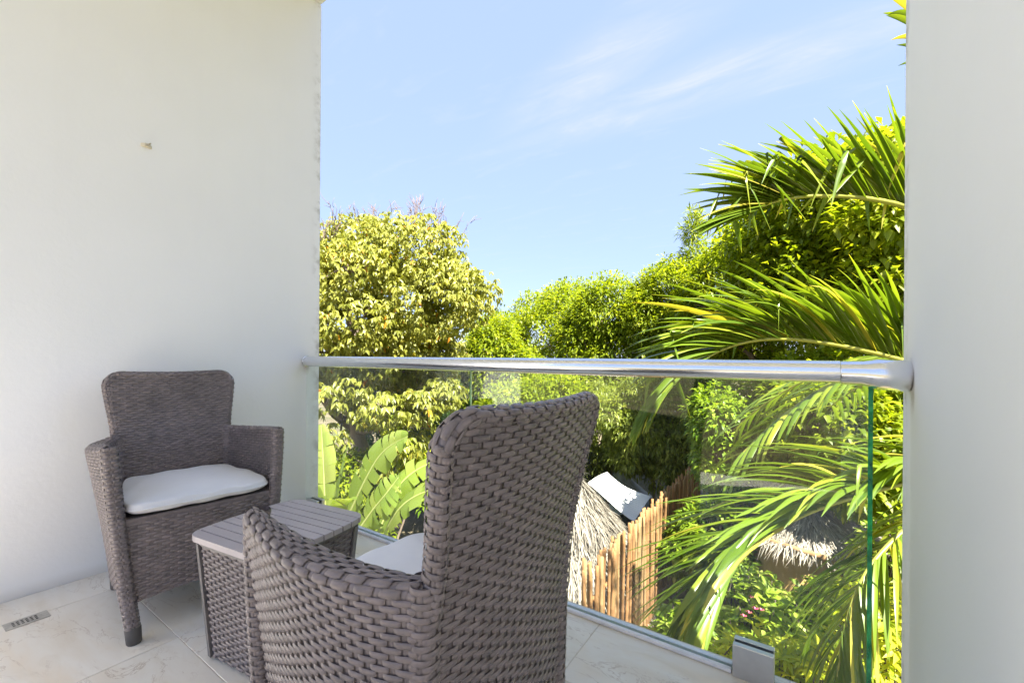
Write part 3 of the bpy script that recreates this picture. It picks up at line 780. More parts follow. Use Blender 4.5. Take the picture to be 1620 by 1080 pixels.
def tree(name, label, cat, px, d, ytop, ybot, rpx, mat, clusters, per, Ln, Wd, seed, nl=9, trunk_r=.12, bark_m='bark', fork=None, base=None, group=None,
         depth=None, limbs=7, top_twigs=0, size=(.38, .6), nl_flat=False, spire=False, **kw):
    """a tree whose crown spans ytop..ybot and px +- rpx as seen from the balcony, standing at distance d"""
    rr = np.random.default_rng(seed)
    top, bot = at(px, ytop, d), at(px, ybot, d)
    c = (top + bot) / 2; rz = abs(top[2] - bot[2]) / 2; rx = rpx / FPX * d; ry = rx if depth is None else depth
    bse = np.array([c[0], c[1], GROUND]) if base is None else np.array([base[0], base[1], GROUND])
    t = thing(name, label, cat, bse, 0, group)
    lb = lobes_of(c, (rx, ry, rz), nl, seed, size)
    if spire:                                                         # stacked tufts that narrow to a point
        lb = [(np.array([c[0] + rr.normal(0, .10) * rx, c[1] + rr.normal(0, .10) * ry, bot[2] + (top[2] - bot[2]) * u]),
               np.array([rx, ry, rx * .7]) * (1.12 - .92 * u) * rr.uniform(.8, 1.2)) for u in np.linspace(0, .97, 14)]
    v, f, tn = crown_leaves(lb, clusters, per, Ln, Wd, seed, **kw)
    tr = MB(); fk = np.array([c[0], c[1], max(GROUND + .6, c[2] - rz * .55)]) if fork is None else np.asarray(fork)
    p = limb(tr, bse - np.array([0, 0, .1]), fk, trunk_r, trunk_r * .7, rr, .05, 9, 10)
    bl = MB()
    for c2, r2 in lb[1:limbs + 1]:
        q = limb(bl, p[-1 - rr.integers(0, 3)], c2 + rr.normal(0, .15, 3) * r2, trunk_r * .55, trunk_r * .14, rr, .12)
        for k in range(4):
            s0 = q[rr.integers(3, 7)]; limb(bl, s0, c2 + unit(rr.normal(0, 1, 3)) * r2 * .9, trunk_r * .16, trunk_r * .05, rr, .12, 5, 5)
    for k in range(top_twigs):
        c2, r2 = lb[rr.integers(0, len(lb))]
        dd = unit(np.array([rr.normal(0, .55), rr.normal(0, .55), 1.0])); s0 = c2 + dd * r2 * .95
        s0[2] = max(s0[2], c[2] + rz * .35)
        L = rr.uniform(.25, .75)
        e = s0 + dd * L; limb(bl, s0 - dd * .5, e, .016, .006, rr, .08, 5, 5)
        for j in range(3):
            m = s0 + dd * L * rr.uniform(.2, .8); limb(bl, m, m + unit(dd + rr.normal(0, .5, 3)) * L * rr.uniform(.25, .5), .008, .003, rr, .08, 4, 4)
    w = tr.obj('trunk', M[bark_m], t, True, bse)
    bl.obj('branches', M[bark_m], w, True, bse)
    link('crown', mesh_from('crown', v - bse, f, M[mat], False, tn), t)
    return t

tree('pale_leaved_tree', 'broad tree with pale yellow-green drooping leaves and bare twigs on top', 'tree', 572, 10.4, 350, 625, 225, 'leaf_pale', 22000, 5, .105, .048, 21,
     nl=22, trunk_r=.21, fork=at(548, 612, 10.0), base=at(585, 820, 10.2), umbrella=True, hang=.75, droop=.28, gap=0.0, limbs=12, size=(.34, .50), depth=2.1, nl_flat=True)
def low_sprays():
    """hanging leafy side branches round the pale tree's trunk"""
    rr = np.random.default_rng(5); t = bpy.data.objects['pale_leaved_tree']; b = np.array(t.location)
    br = MB(); lb = []
    for px, py, d, r in ((520, 690, 8.2, .36), (610, 645, 8.1, .42), (640, 700, 8.3, .38), (520, 630, 8.2, .42), (585, 655, 8.4, .34), (660, 640, 8.3, .42), (600, 735, 8.2, .30), (700, 620, 8.6, .40), (560, 610, 8.3, .34), (690, 680, 8.6, .34)):
        c = at(px, py, d); lb.append((c, np.array([r, r, r * .7]))); limb(br, at(556, 660, 10.0), c, .035, .012, rr)
    v, f, tn = crown_leaves(lb, 1300, 5, .13, .055, 9, umbrella=True, hang=.8, droop=.3, inner=.3)
    br.obj('low_branches', M['bark'], t, True, b)
    link('low_foliage', mesh_from('low_foliage', v - b, f, M['leaf_pale'], False, tn), t)
low_sprays()
def bare_twigs():
    rr = np.random.default_rng(15); t = bpy.data.objects['pale_leaved_tree']; b = np.array(t.location); m = MB()
    for k in range(46):
        px = rr.uniform(500, 745); py = np.interp(px, [500, 560, 640, 700, 760, 800], [372, 360, 352, 362, 400, 440]); s0 = at(px, py + 10, 10 + rr.normal(0, .6))
        dd = unit(np.array([rr.normal(0, .4), rr.normal(0, .4), 1.0])); L = rr.uniform(.45, .85)
        limb(m, s0, s0 + dd * L, .011, .004, rr, .07, 5, 5)
        for j in range(4):
            q = s0 + dd * L * rr.uniform(.35, .9); limb(m, q, q + unit(dd + rr.normal(0, .45, 3)) * L * rr.uniform(.15, .4), .007, .003, rr, .08, 4, 4)
    tag(m.obj('bare_twigs', M['twig'], t, True, b), kind='stuff')
bare_twigs()
BG = 'trees beyond the garden'
tree('rounded_tree', 'rounded dense green tree in the dip of the skyline beyond the handrail', 'tree', 868, 21, 450, 660, 92, 'leaf_green', 6500, 5, .20, .085, 31, nl=12, trunk_r=.2, group=BG, hang=.15, gap=.1)
tree('rounded_tree', 'green tree with small glossy leaves right of the skyline dip', 'tree', 985, 17, 447, 680, 95, 'leaf_green', 6800, 5, .19, .075, 32, nl=12, trunk_r=.18, group=BG, hang=.3, gap=.12)
tree('rounded_tree', 'low green tree filling the notch beside the pale-leaved tree', 'tree', 780, 15, 492, 690, 70, 'leaf_green', 4500, 5, .17, .07, 33, nl=10, trunk_r=.15, group=BG, hang=.3)
tree('shade_tree', 'dark blue-green tree in the shade behind the pale-leaved tree', 'tree', 668, 14.5, 560, 745, 105, 'leaf_dark', 3600, 5, .17, .07, 34, nl=10, trunk_r=.14, group=BG, hang=.3)
tree('hillside_tree', 'green tree on the rising skyline below the narrow spire', 'tree', 1085, 15.5, 418, 640, 95, 'leaf_green', 6500, 5, .17, .065, 35, nl=12, trunk_r=.17, group=BG, hang=.25)
tree('hillside_tree', 'tall green tree behind the upper palm frond', 'tree', 1225, 12.5, 330, 640, 125, 'leaf_green', 7600, 5, .17, .07, 36, nl=13, trunk_r=.17, group=BG, hang=.25)
tree('spire_tree', 'narrow feathery tree tip rising like a spire into the sky', 'tree', 1097, 15.0, 328, 540, 34, 'leaf_green', 1900, 6, .22, .04, 37, nl=9, trunk_r=.09, group=BG, hang=-.2, gap=0.0, spire=True)
tree('broadleaf_tree', 'bright green oval-leaved tree towering behind the palm', 'tree', 1420, 7.6, 165, 660, 230, 'leaf_green', 7500, 6, .15, .085, 38, nl=16, trunk_r=.16, hang=.2, droop=.12, gap=.04, size=(.28, .44))
tree('willowy_tree', 'small tree with narrow grey-green leaves above the bamboo fence', 'tree', 1060, 10.5, 575, 752, 95, 'leaf_olive', 3800, 6, .15, .038, 39, nl=12, trunk_r=.10, hang=.65, gap=.15, base=at(1106, 740, 10.3))
tree('leafy_bush', 'dark leafy bush between the banana plant and the tree trunk row', 'bush', 720, 12.0, 650, 800, 90, 'leaf_dark', 2600, 6, .15, .06, 40, nl=9, trunk_r=.07, hang=.2)
tree('leafy_bush', 'mid green bush directly below the centre of the handrail', 'bush', 850, 12.5, 575, 770, 85, 'leaf_green', 3200, 6, .15, .065, 41, nl=10, trunk_r=.07, hang=.3)
tree('leafy_bush', 'grey-green bush behind the thatched cone roof', 'bush', 945, 13.0, 590, 760, 80, 'leaf_olive', 3000, 6, .15, .05, 42, nl=10, trunk_r=.07, hang=.3)
tree('sapling', 'young yellow-leaved sapling beside the trunk above the banana plant', 'sapling', 632, 8.4, 668, 742, 40, 'leaf_varieg', 190, 6, .12, .045, 43, nl=6, trunk_r=.025, hang=.1, gap=.2)
tree('leafy_bush', 'bright oval-leaved bush showing under the end of the handrail', 'bush', 1330, 6.2, 560, 800, 120, 'leaf_green', 2400, 6, .13, .068, 44, nl=10, trunk_r=.06, hang=.2)
tree('leafy_bush', 'fresh green bush between the palm fronds', 'bush', 1180, 7.0, 600, 780, 75, 'leaf_shrub', 1700, 6, .12, .06, 45, nl=9, trunk_r=.05, hang=.2)

for px_, d_, y0_, y1_, r_, mt_, sd_, lb_ in ((1180, 9.5, 660, 830, 80, 'leaf_olive', 71, 'grey-green bush just past the end of the bamboo fence'),
                                     (1290, 8.6, 640, 850, 85, 'leaf_shrub', 72, 'fresh green bush behind the ochre hut'),
                                     (1420, 8.0, 650, 860, 90, 'leaf_green', 73, 'deep bright bush behind the wall end and the palm'),
                                     (548, 8.8, 700, 900, 70, 'leaf_green', 76, 'leafy green bush at the foot of the big trunk behind the banana plant'),
                                     (760, 9.6, 690, 860, 90, 'leaf_shrub', 77, 'bright green bush peeping out beside the back of the near armchair'),
                                     (1130, 6.6, 800, 960, 60, 'leaf_shrub', 74, 'light green bush against the garden side of the bamboo fence')):
    tree('leafy_bush', lb_, 'bush', px_, d_, y0_, y1_, r_, mt_, 1500, 6, .13, .06, sd_, nl=9, trunk_r=.05, hang=.2)
tree('leafy_bush', 'olive bush leaning over the far end of the bamboo fence', 'bush', 1040, 11.2, 630, 770, 60, 'leaf_olive', 1500, 6, .13, .036, 75, nl=9, trunk_r=.05, hang=.5)
def outer_sprays(tree_name, spots, mat, clusters, Ln, Wd, seed, start, hang):
    """leafy side branches that reach out of a crown into the sun"""
    rr = np.random.default_rng(seed); t = bpy.data.objects[tree_name]; b = np.array(t.location); br = MB(); lb = []
    for px, py, d, r in spots:
        c = at(px, py, d); lb.append((c, np.array([r, r, r * .75]))); limb(br, start, c, .04, .012, rr)
    v, f, tn = crown_leaves(lb, clusters, 6, Ln, Wd, seed, hang=hang, droop=.15, inner=.3, gap=0)
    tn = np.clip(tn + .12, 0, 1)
    br.obj('side_branches', M['bark'], t, True, b)
    link('side_foliage', mesh_from('side_foliage', v - b, f, M[mat], False, tn), t)
outer_sprays('broadleaf_tree', [(1310, 390, 7.2, .55), (1395, 350, 5.8, .5), (1245, 430, 8.2, .55), (1410, 440, 5.8, .5), (1335, 470, 6.6, .45), (1205, 400, 8.8, .55), (1420, 250, 6.0, .45), (1360, 270, 6.6, .4)], 'leaf_green', 1500, .14, .078, 81, at(1440, 520, 7.6), .2)
outer_sprays('willowy_tree', [(1000, 680, 9.8, .5), (1060, 690, 9.7, .5), (1120, 660, 9.8, .45), (960, 650, 10.0, .45), (1040, 630, 9.8, .45), (990, 722, 9.9, .36), (1052, 732, 9.8, .36), (1095, 710, 9.7, .36)], 'leaf_olive', 1300, .14, .036, 82, at(1100, 660, 10.4), .5)
# ------------------------------------------------------------------ shrubs of the flower bed below the railing
def rosette_shrub(name, label, px, d, ytop, rpx, mat, n, seed, Ln=.13, Wd=.036, per=9, flowers=0, oval=False):
    rr = np.random.default_rng(seed); top = at(px, ytop, d); r = rpx / FPX * d
    b = np.array([top[0], top[1], GROUND]); t = thing(name, label, 'shrub', b, 0, 'shrubs below the balcony')
    h = top[2] - GROUND; sm = MB(); B = []; D = []; Nn = []; tone = []
    for k in range(n):
        a, q = rr.uniform(0, 6.28), math.sqrt(rr.random())
        x, y = r * q * math.cos(a), r * q * math.sin(a)
        z = h * (1 - .42 * q ** 2.2) * rr.uniform(.62, 1.0) if k % 3 else h * (1 - .42 * q ** 2.2) * rr.uniform(.9, 1.0)
        tip = b + np.array([x, y, z])
        if k % 3 == 0: limb(sm, b + np.array([x * .15, y * .15, 0]), tip, .018, .006, rr, .05, 5, 5)
        axis = unit(np.array([x * .6 / max(r, .1), y * .6 / max(r, .1), 1.0]) + rr.normal(0, .22, 3))
        e1 = unit(np.cross(axis, [1, .3, .1])); e2 = np.cross(axis, e1); tk = np.clip(rr.normal(.55, .2), 0, 1)
        a0 = rr.uniform(0, 6.28)
        for j in range(per):
            an = a0 + 6.283 * j / per + rr.normal(0, .15); rad = math.cos(an) * e1 + math.sin(an) * e2
            lay = .35 if not oval else rr.uniform(.0, .8)
            B.append(tip + rad * .012 - axis * (rr.uniform(0, .16) if oval else .0)); D.append(rad + axis * (lay + rr.normal(0, .12))); Nn.append(axis - rad * .3); tone.append(np.clip(tk + rr.normal(0, .14), 0, 1))
    B, D, Nn = np.array(B), np.array(D), np.array(Nn); Ls = Ln * rr.uniform(.75, 1.2, len(B))
    v, f, tn = leaf_cloud(B, D, Nn, Ls, Ls * Wd / Ln, .12, np.array(tone), .12)
    sm.obj('stems', M['bark_dark'], t, True, b)
    link('foliage', mesh_from('foliage', v - b, f, M[mat], False, tn), t)
    for k in range(flowers):
        a = rr.uniform(0, 6.28); p = np.array(at(1180 + rr.normal(0, 16), 968 + rr.normal(0, 9), d - r * .7)) - b
        m = MB()
        for j in range(5):
            an = 6.283 * j / 5; m.add([p, p + np.array([math.cos(an) * .03, math.sin(an) * .02, .012]), p + np.array([math.cos(an + .7) * .03, math.sin(an + .7) * .02, .02])], [(0, 1, 2)])
        m.obj('blossom', M['flower'], t)
rosette_shrub('variegated_shrub', 'yellow-green rosette shrub just behind the steel glass clamp', 1205, 3.3, 985, 115, 'leaf_varieg', 210, 61)
rosette_shrub('variegated_shrub', 'yellow-green rosette shrub by the wall end below the green glass edge', 1385, 3.4, 905, 95, 'leaf_varieg', 190, 62)
rosette_shrub('variegated_shrub', 'yellow-green rosette shrub in the bottom corner under the drooping frond', 1330, 2.9, 1010, 110, 'leaf_varieg', 170, 63)
rosette_shrub('broad_leaved_shrub', 'fresh green broad-leaved shrub with a pink blossom in front of the ochre hut', 1195, 4.7, 900, 95, 'leaf_shrub', 230, 64, .15, .07, 8, 5, True)
rosette_shrub('broad_leaved_shrub', 'fresh green broad-leaved shrub at the foot of the ochre hut', 1315, 4.9, 912, 85, 'leaf_shrub', 190, 65, .14, .066, 8, 0, True)
rosette_shrub('broad_leaved_shrub', 'light green broad-leaved shrub beside the bamboo fence foot', 1085, 4.3, 950, 75, 'leaf_shrub', 170, 66, .14, .06, 8, 0, True)
rosette_shrub('broad_leaved_shrub', 'fresh green shrub at the wall end behind the lowest palm frond', 1420, 5.0, 800, 80, 'leaf_shrub', 170, 67, .14, .066, 8, 0, True)

# ------------------------------------------------------------------ banana plant
def banana():
    rr = np.random.default_rng(3); b = at(575, 835, 6.3); b[2] = GROUND
    t = thing('banana_plant', 'banana plant with long upright paddle leaves below the handrail', 'plant', b)
    st = MB()
    for k, (ox, oy) in enumerate(((0, 0), (-.35, .25), (.3, .15))):
        st.tube([b + np.array([ox * .4, oy * .4, 0]), b + np.array([ox * .6, oy * .6, .7]), b + np.array([ox, oy, 1.3])], [.11, .09, .05], 10)
    st.obj('stem', M['banana_rib'], t, True, b, True)
    leaves = [  # midrib from base to tip as (px, py, distance), half width in metres, which way the blade faces
        ([(553, 812, 6.2), (572, 770, 6.1), (597, 722, 6.0), (620, 702, 5.9), (645, 690, 5.75)], .20, (.2, -.9, .5), .55),
        ([(515, 815, 6.3), (513, 770, 6.3), (511, 720, 6.35), (508, 672, 6.45)], .17, (.5, -.8, .2), .7),
        ([(530, 815, 6.1), (532, 780, 6.1), (540, 740, 6.1), (551, 704, 6.2)], .13, (-.5, -.8, .3), .35),
        ([(570, 835, 5.9), (590, 806, 5.8), (610, 782, 5.7), (630, 755, 5.7)], .22, (.3, -.8, .6), .5),
        ([(606, 850, 5.8), (628, 806, 5.6), (652, 786, 5.5), (690, 770, 5.3), (730, 775, 5.1)], .21, (.1, -.5, .9), .45),
        ([(600, 840, 6.3), (630, 765, 6.3), (665, 738, 6.3), (710, 722, 6.3)], .20, (.1, -.6, .8), .5),
        ([(500, 830, 5.9), (492, 790, 5.8), (480, 750, 5.7)], .18, (.3, -.9, .3), .5),
        ([(560, 840, 5.7), (548, 800, 5.5), (530, 790, 5.2)], .15, (.1, -.6, .9), .6),
    ]
    for pts, hw, face, tn in leaves:
        hw *= 1.18
        P = np.array([at(*q) for q in pts]); s = np.linspace(0, len(P) - 1, 40)
        C = np.stack([np.interp(s, range(len(P)), P[:, k]) for k in range(3)], -1)
        for _ in range(25): C[1:-1] = (C[:-2] + 2 * C[1:-1] + C[2:]) / 4
        low = np.linspace(0, 1, 8)[:, None]                              # leaf stalk down to the stem
        foot = b + np.array([rr.normal(0, .1), rr.normal(0, .1), 1.25]); stalk = foot + (C[0] - foot) * low
        T = unit(np.gradient(C, axis=0)); F = np.asarray(face, float)
        S = unit(np.cross(T, F)); Nn = unit(np.cross(S, T))
        u = np.linspace(0, 1, 40); w = hw * np.clip(np.sin(np.pi * np.clip(u * .93 + .05, 0, 1)) ** .55, .03, 1)
        m = MB()
        for sd in (-1, 1):
            # the blade is torn into strips, as the wind leaves it
            i = 0
            while i < 39:
                j = min(39, i + int(rr.integers(3, 9))); k = np.arange(i, j + 1); tilt = rr.normal(.12, .14); back = rr.uniform(0, .08) if j < 39 else 0
                rows = []
                for e in (0, .35, .7, 1.0):
                    off = S[k] * sd * (w[k] * e)[:, None] + Nn[k] * (w[k] * (.18 * math.sin(e * 2.4) - tilt * e * e))[:, None] - np.array([0, 0, .10]) * (w[k] * e * e)[:, None]
                    rows.append(C[k] + off + T[k] * back * e * np.linspace(0, -1, len(k))[:, None] * .6 + T[k] * (w[k] * e * .35)[:, None])
                V = np.stack(rows, 1); nk = len(k); g = np.arange(nk * 4).reshape(nk, 4)
                f = np.stack([g[:-1, :-1], g[1:, :-1], g[1:, 1:], g[:-1, 1:]], -1).reshape(-1, 4).tolist()
                m.add(V.reshape(-1, 3), f, np.clip(tn + rr.normal(0, .1), 0, 1)); i = j
        lf = m.obj('leaf', M['banana'], t, True, b, True)
        mr = MB().tube(np.concatenate([stalk[:-1], C]), np.r_[np.linspace(.035, .022, 7), np.linspace(.020, .004, 40)], 6)
        mr.obj('midrib', M['banana_rib'], lf, True, b, True)
banana()

# ------------------------------------------------------------------ coconut palm
def leaflet(base, d, L, W, droop, rr, kink=None, nrm=None):
    n = 8; p = np.array(base, float); d = unit(np.asarray(d, float)); pts = [p.copy()]; dirs = [d.copy()]
    for i in range(n):
        if kink is not None and i == kink: d = unit(d * .15 + np.array([rr.normal(0, .4), rr.normal(0, .4), -1.0]))
        d = unit(d + np.array([0, 0, -droop * (.35 + i / n)]) / n * 2.0)
        p = p + d * L / n; pts.append(p.copy()); dirs.append(d.copy())
    pts, dirs = np.array(pts), np.array(dirs)
    nr = np.asarray(nrm if nrm is not None else (0, 0, 1), float) + rr.normal(0, .15, 3)
    S = unit(np.cross(dirs, nr)); Nn = unit(np.cross(S, dirs)); t = np.linspace(0, 1, n + 1)
    w = W * np.interp(t, [0, .08, .3, .6, .85, 1], [.35, .75, 1, .85, .45, .05])
    v = np.stack([pts - S * w[:, None] / 2 - Nn * w[:, None] * .16, pts + Nn * w[:, None] * .06, pts + S * w[:, None] / 2 - Nn * w[:, None] * .16], 1).reshape(-1, 3)
    f = []
    for i in range(n):
        a = i * 3; f += [(a, a + 1, a + 4, a + 3), (a + 1, a + 2, a + 5, a + 4)]
    return v, f
def palm():
    rr = np.random.default_rng(17); crown = at(1660, 610, 2.95); b = np.array([crown[0] + .25, crown[1] + .1, GROUND])
    t = thing('coconut_palm', 'palm with long arching feathery fronds reaching in past the wall end', 'palm', b)
    tr = MB(); tr.tube([b, b + (crown - b) * .3 + np.array([.06, 0, 0]), b + (crown - b) * .7, crown + np.array([0, 0, .15])], [.17, .13, .115, .12], 14)
    tr.obj('trunk', M['palm_trunk'], t, True, b)
    V3 = lambda *a: np.array(a, float)
    # rachis as pixels and distances, number of leaflet pairs, leaflet length, rise of the two rows, spread, droop, kink share, built leaf by leaf
    fr = [
        ([(1560, 420, 2.72), (1490, 350, 2.58), (1430, 322, 2.5), (1340, 308, 2.44), (1265, 310, 2.38), (1222, 318, 2.34), (1192, 334, 2.31)], 64, .74, 1.0, .24, .22, .40, .13, 0.0),
        ([(1560, 620, 2.7), (1490, 590, 2.55), (1430, 568, 2.46), (1330, 545, 2.36), (1230, 530, 2.27), (1140, 545, 2.2), (1068, 600, 2.14)], 74, .80, .95, .27, .38, .10, .12, 0.0),
        ([(1560, 690, 2.72), (1500, 735, 2.56), (1425, 768, 2.42), (1330, 788, 2.3), (1235, 828, 2.2), (1160, 878, 2.13), (1112, 938, 2.08)], 88, .86, .62, .55, .42, .05, .12, .10),
        ([(1560, 740, 2.75), (1480, 800, 2.62), (1415, 850, 2.5), (1365, 905, 2.42), (1335, 985, 2.36), (1322, 1090, 2.3)], 44, .66, .25, .6, .75, .05, .12, .15),
        ([(1590, 420, 2.85), (1560, 260, 2.8), (1520, 140, 2.75), (1478, 60, 2.7), (1440, 10, 2.66)], 18, .36, .2, .6, .55, .15, .0, 0.0),
    ]
    total = 0; extra = []
    for fi, (pts, npair, LL, rise, spread, droop, kinks, shade, _) in enumerate(fr):
        P = np.array([crown] + [at(*q) for q in pts]); s = np.linspace(0, len(P) - 1, 60)
        C = np.stack([np.interp(s, range(len(P)), P[:, k]) for k in range(3)], -1)
        for _k in range(30): C[1:-1] = (C[:-2] + 2 * C[1:-1] + C[2:]) / 4
        T = unit(np.gradient(C, axis=0))
        rc = MB().tube(C, np.linspace(.022, .005, 60), 8, tone=.4 + .3 * (fi % 2)).obj('frond', M['rachis'], t, True, b, True)
        for k in range(npair):
            u = .14 + .86 * (k + .5) / npair; i = min(59, int(u * 59))
            for sd in (-1, 1):
                up = V3(0, 0, 1) - T[i] * T[i][2]; up = unit(up); sv = unit(np.cross(T[i], up)) * sd
                ang = math.radians(np.interp(u, [.1, .5, .85, 1], [40, 36, 24, 8])) + rr.normal(0, .06)
                lat = unit(up * rise + sv * spread + rr.normal(0, .05, 3))
                if fi in (2, 3): lat = unit(up * (rise * (1.0 - .9 * u) - .15 * (sd > 0)) + sv * spread + rr.normal(0, .06, 3))
                if fi == 2: lat = unit(up * (.8 - 2.6 * max(0, u - .62)) + sv * .38 + rr.normal(0, .06, 3))
                d = T[i] * math.cos(ang) + lat * math.sin(ang)
                L = LL * np.interp(u, [.1, .3, .7, 1], [.8, 1, .9, .55]) * rr.uniform(.88, 1.1)
                dr = droop * rr.uniform(.6, 1.5)
                if u > .9 and fi in (1, 2): dr += .6
                kk = int(rr.integers(4, 7)) if rr.random() < kinks else None
                v, f = leaflet(C[i] + rr.normal(0, .003, 3), d, L, (.045 if fi == 2 else .039) * rr.uniform(.75, 1.2), dr, rr, kk, lat * .25 + V3(0, 0, 1) - T[i] * .5 + sv * .3)
                tn = np.clip(.45 + rr.normal(0, .17), 0, 1)
                if rr.random() < .06: tn = 1.0
                if total < 300:
                    link('leaflet', mesh_from('leaflet', v - b, f, M['palm'], True, np.r_[np.full(len(v) - 3, tn), np.full(3, 1.0 if rr.random() < .5 else tn)]), rc); total += 1
                else: extra.append((rc, v, f, tn))
    by = {}
    for rc, v, f, tn in extra: by.setdefault(rc.name, (rc, MB()))[1].add(v, f, tn)
    for rc, m in by.values(): tag(m.obj('leaflets', M['palm'], rc, True, b, True), kind='stuff')
    # the fronds on the far side of the crown, hidden by the wall end from here
    for k in range(7):
        a = math.radians(-40 + k * 40 + rr.normal(0, 6)); R = rr.uniform(1.7, 2.3); u = np.linspace(0, 1, 24)[:, None]
        e = V3(math.cos(a), math.sin(a), 0); C = crown + e * R * u + V3(0, 0, 1) * (1.1 * u - 1.7 * u ** 2) * rr.uniform(.7, 1.2)
        T = unit(np.gradient(C, axis=0)); rc = MB().tube(C, np.linspace(.022, .005, 24), 6, tone=.4).obj('frond', M['rachis'], t, True, b, True); m = MB()
        for j in range(26):
            i = 3 + int(j * 20 / 26); sv = unit(np.cross(T[i], V3(0, 0, 1)))
            for sd in (-1, 1):
                v, f = leaflet(C[i], T[i] * .75 + sv * sd * .6 + V3(0, 0, .25), .6 * rr.uniform(.8, 1.1), .042, .7, rr); m.add(v, f, np.clip(rr.normal(.45, .17), 0, 1))
        tag(m.obj('leaflets', M['palm'], rc, True, b, True), kind='stuff')
palm()

# ------------------------------------------------------------------ fence, huts and sheds
def bamboo_fence():
    x0, y0, y1, top = -1.93, 4.25, 10.2, -1.24
    t = thing('bamboo_fence', 'fence of upright brown bamboo poles running away from the balcony', 'fence', (x0, (y0 + y1) / 2, GROUND))
    b = np.array(t.location); rr = np.random.default_rng(8); kinds = []
    for k in range(6):
        r = rr.uniform(.019, .027); H = top - GROUND; zs = [0]; z = rr.uniform(.1, .3)
        path = []; rad = []
        while z < H:
            path += [z - .02, z - .005, z + .005, z + .02]; rad += [r, r * 1.14, r * 1.14, r]; z += rr.uniform(.26, .34)
        path = [0] + path + [H]; rad = [r] + rad + [r * .95]
        bend = rr.normal(0, .012, 2)
        C = [(bend[0] * math.sin(z / H * 3), bend[1] * math.sin(z / H * 2.4), z) for z in path]
        kinds.append(MB().tube(C, rad, 8).mesh('bamboo_pole', M['bamboo' if k % 3 else 'bamboo_pale'], True))
    y = y0; i = 0
    while y < y1:
        o = link('bamboo_pole', kinds[int(rr.integers(0, 6))], t); o.location = (rr.normal(0, .008), y - b[1], rr.normal(-.03, .04))
        o.rotation_euler = (rr.normal(0, .012), rr.normal(0, .014), rr.uniform(0, 6.28)); y += rr.uniform(.044, .056)
    for z in (.45, 1.55): MB().tube([(-.045, y0 - b[1], z), (-.045, 0, z + .01), (-.045, y1 - b[1], z)], .026, 8).obj('fence_rail', M['bamboo'], t, True)
bamboo_fence()
def strands(mb_v, n, fbase, rr, L=(.3, .6), W=.012, lift=.03, tone=(.5, .2)):
    for k in range(n):
        p, dn, nr, bright = fbase(rr); l = rr.uniform(*L); s = unit(np.cross(dn, nr)); d = unit(dn + s * rr.normal(0, .26) + nr * rr.normal(.02, .05))
        a = p + nr * rr.uniform(.0, lift); m = a + d * l * .5 + nr * rr.normal(.012, .012); e = a + d * l + nr * rr.normal(.0, .03) - np.array([0, 0, .02])
        w = W * rr.uniform(.5, 1.4); tn = float(np.clip(rr.normal(*tone) + bright, 0, 1))
        mb_v.add([a - s * w / 2, a + s * w / 2, m + s * w / 2, m - s * w / 2, e], [(0, 1, 2, 3), (3, 2, 4)], tn)
def thatch_cone(name, label, c, r, h, n, seed, post_h, mat='thatch'):
    """c is the apex"""
    rr = np.random.default_rng(seed); b = np.array([c[0], c[1], GROUND]); t = thing(name, label, 'hut', b)
    core = MB(); k = 28; eave = c - np.array([0, 0, h])
    ring = [(eave[0] + r * .97 * math.cos(6.283 * i / k), eave[1] + r * .97 * math.sin(6.283 * i / k), eave[2] + .02) for i in range(k)]
    core.add([c - np.array([0, 0, .05])] + ring, [(0, 1 + i, 1 + (i + 1) % k) for i in range(k)], .3)
    def fb(q):
        u = q.random() ** .55; a = q.uniform(0, 6.283); dn = unit(np.array([math.cos(a) * r, math.sin(a) * r, -h])); nr = unit(np.array([math.cos(a) * h, math.sin(a) * h, r]))
        return c + np.array([math.cos(a) * r * u, math.sin(a) * r * u, -h * u]), dn, nr, .10 * math.sin(a * 5) + .12 * (u - .5)
    strands(core, n, fb, rr, (.22, .5), .013, .06, (.5, .24))
    core.obj('thatch', M[mat], t, False, b, True)
    cap = MB()
    for i in range(60):
        a = rr.uniform(0, 6.283); d = unit(np.array([math.cos(a), math.sin(a), rr.uniform(-.6, .8)])); l = rr.uniform(.12, .34); s = unit(np.cross(d, [0, 0, 1])) * .01
        cap.add([c - s + d * .02, c + s + d * .02, c + d * l], [(0, 1, 2)], rr.uniform(.3, .9))
    cap.tube([c - np.array([0, 0, .1]), c + np.array([.01, .02, .22])], [.03, .012], 6, tone=.6)
    cap.obj('tied_tip', M[mat], t, False, b, True)
    for i in range(6):
        a = 6.283 * i / 6; x, y = .7 * r * math.cos(a), .7 * r * math.sin(a)
        MB().tube([(x, y, 0), (x, y, eave[2] - GROUND + h * .25)], .05, 8).obj('post', M['bark'], t, True)
thatch_cone('thatched_hut', 'conical dry palm-thatch roof beyond the bamboo fence', at(908, 748, 8.0), 1.62, 1.8, 9500, 12, 1.0)
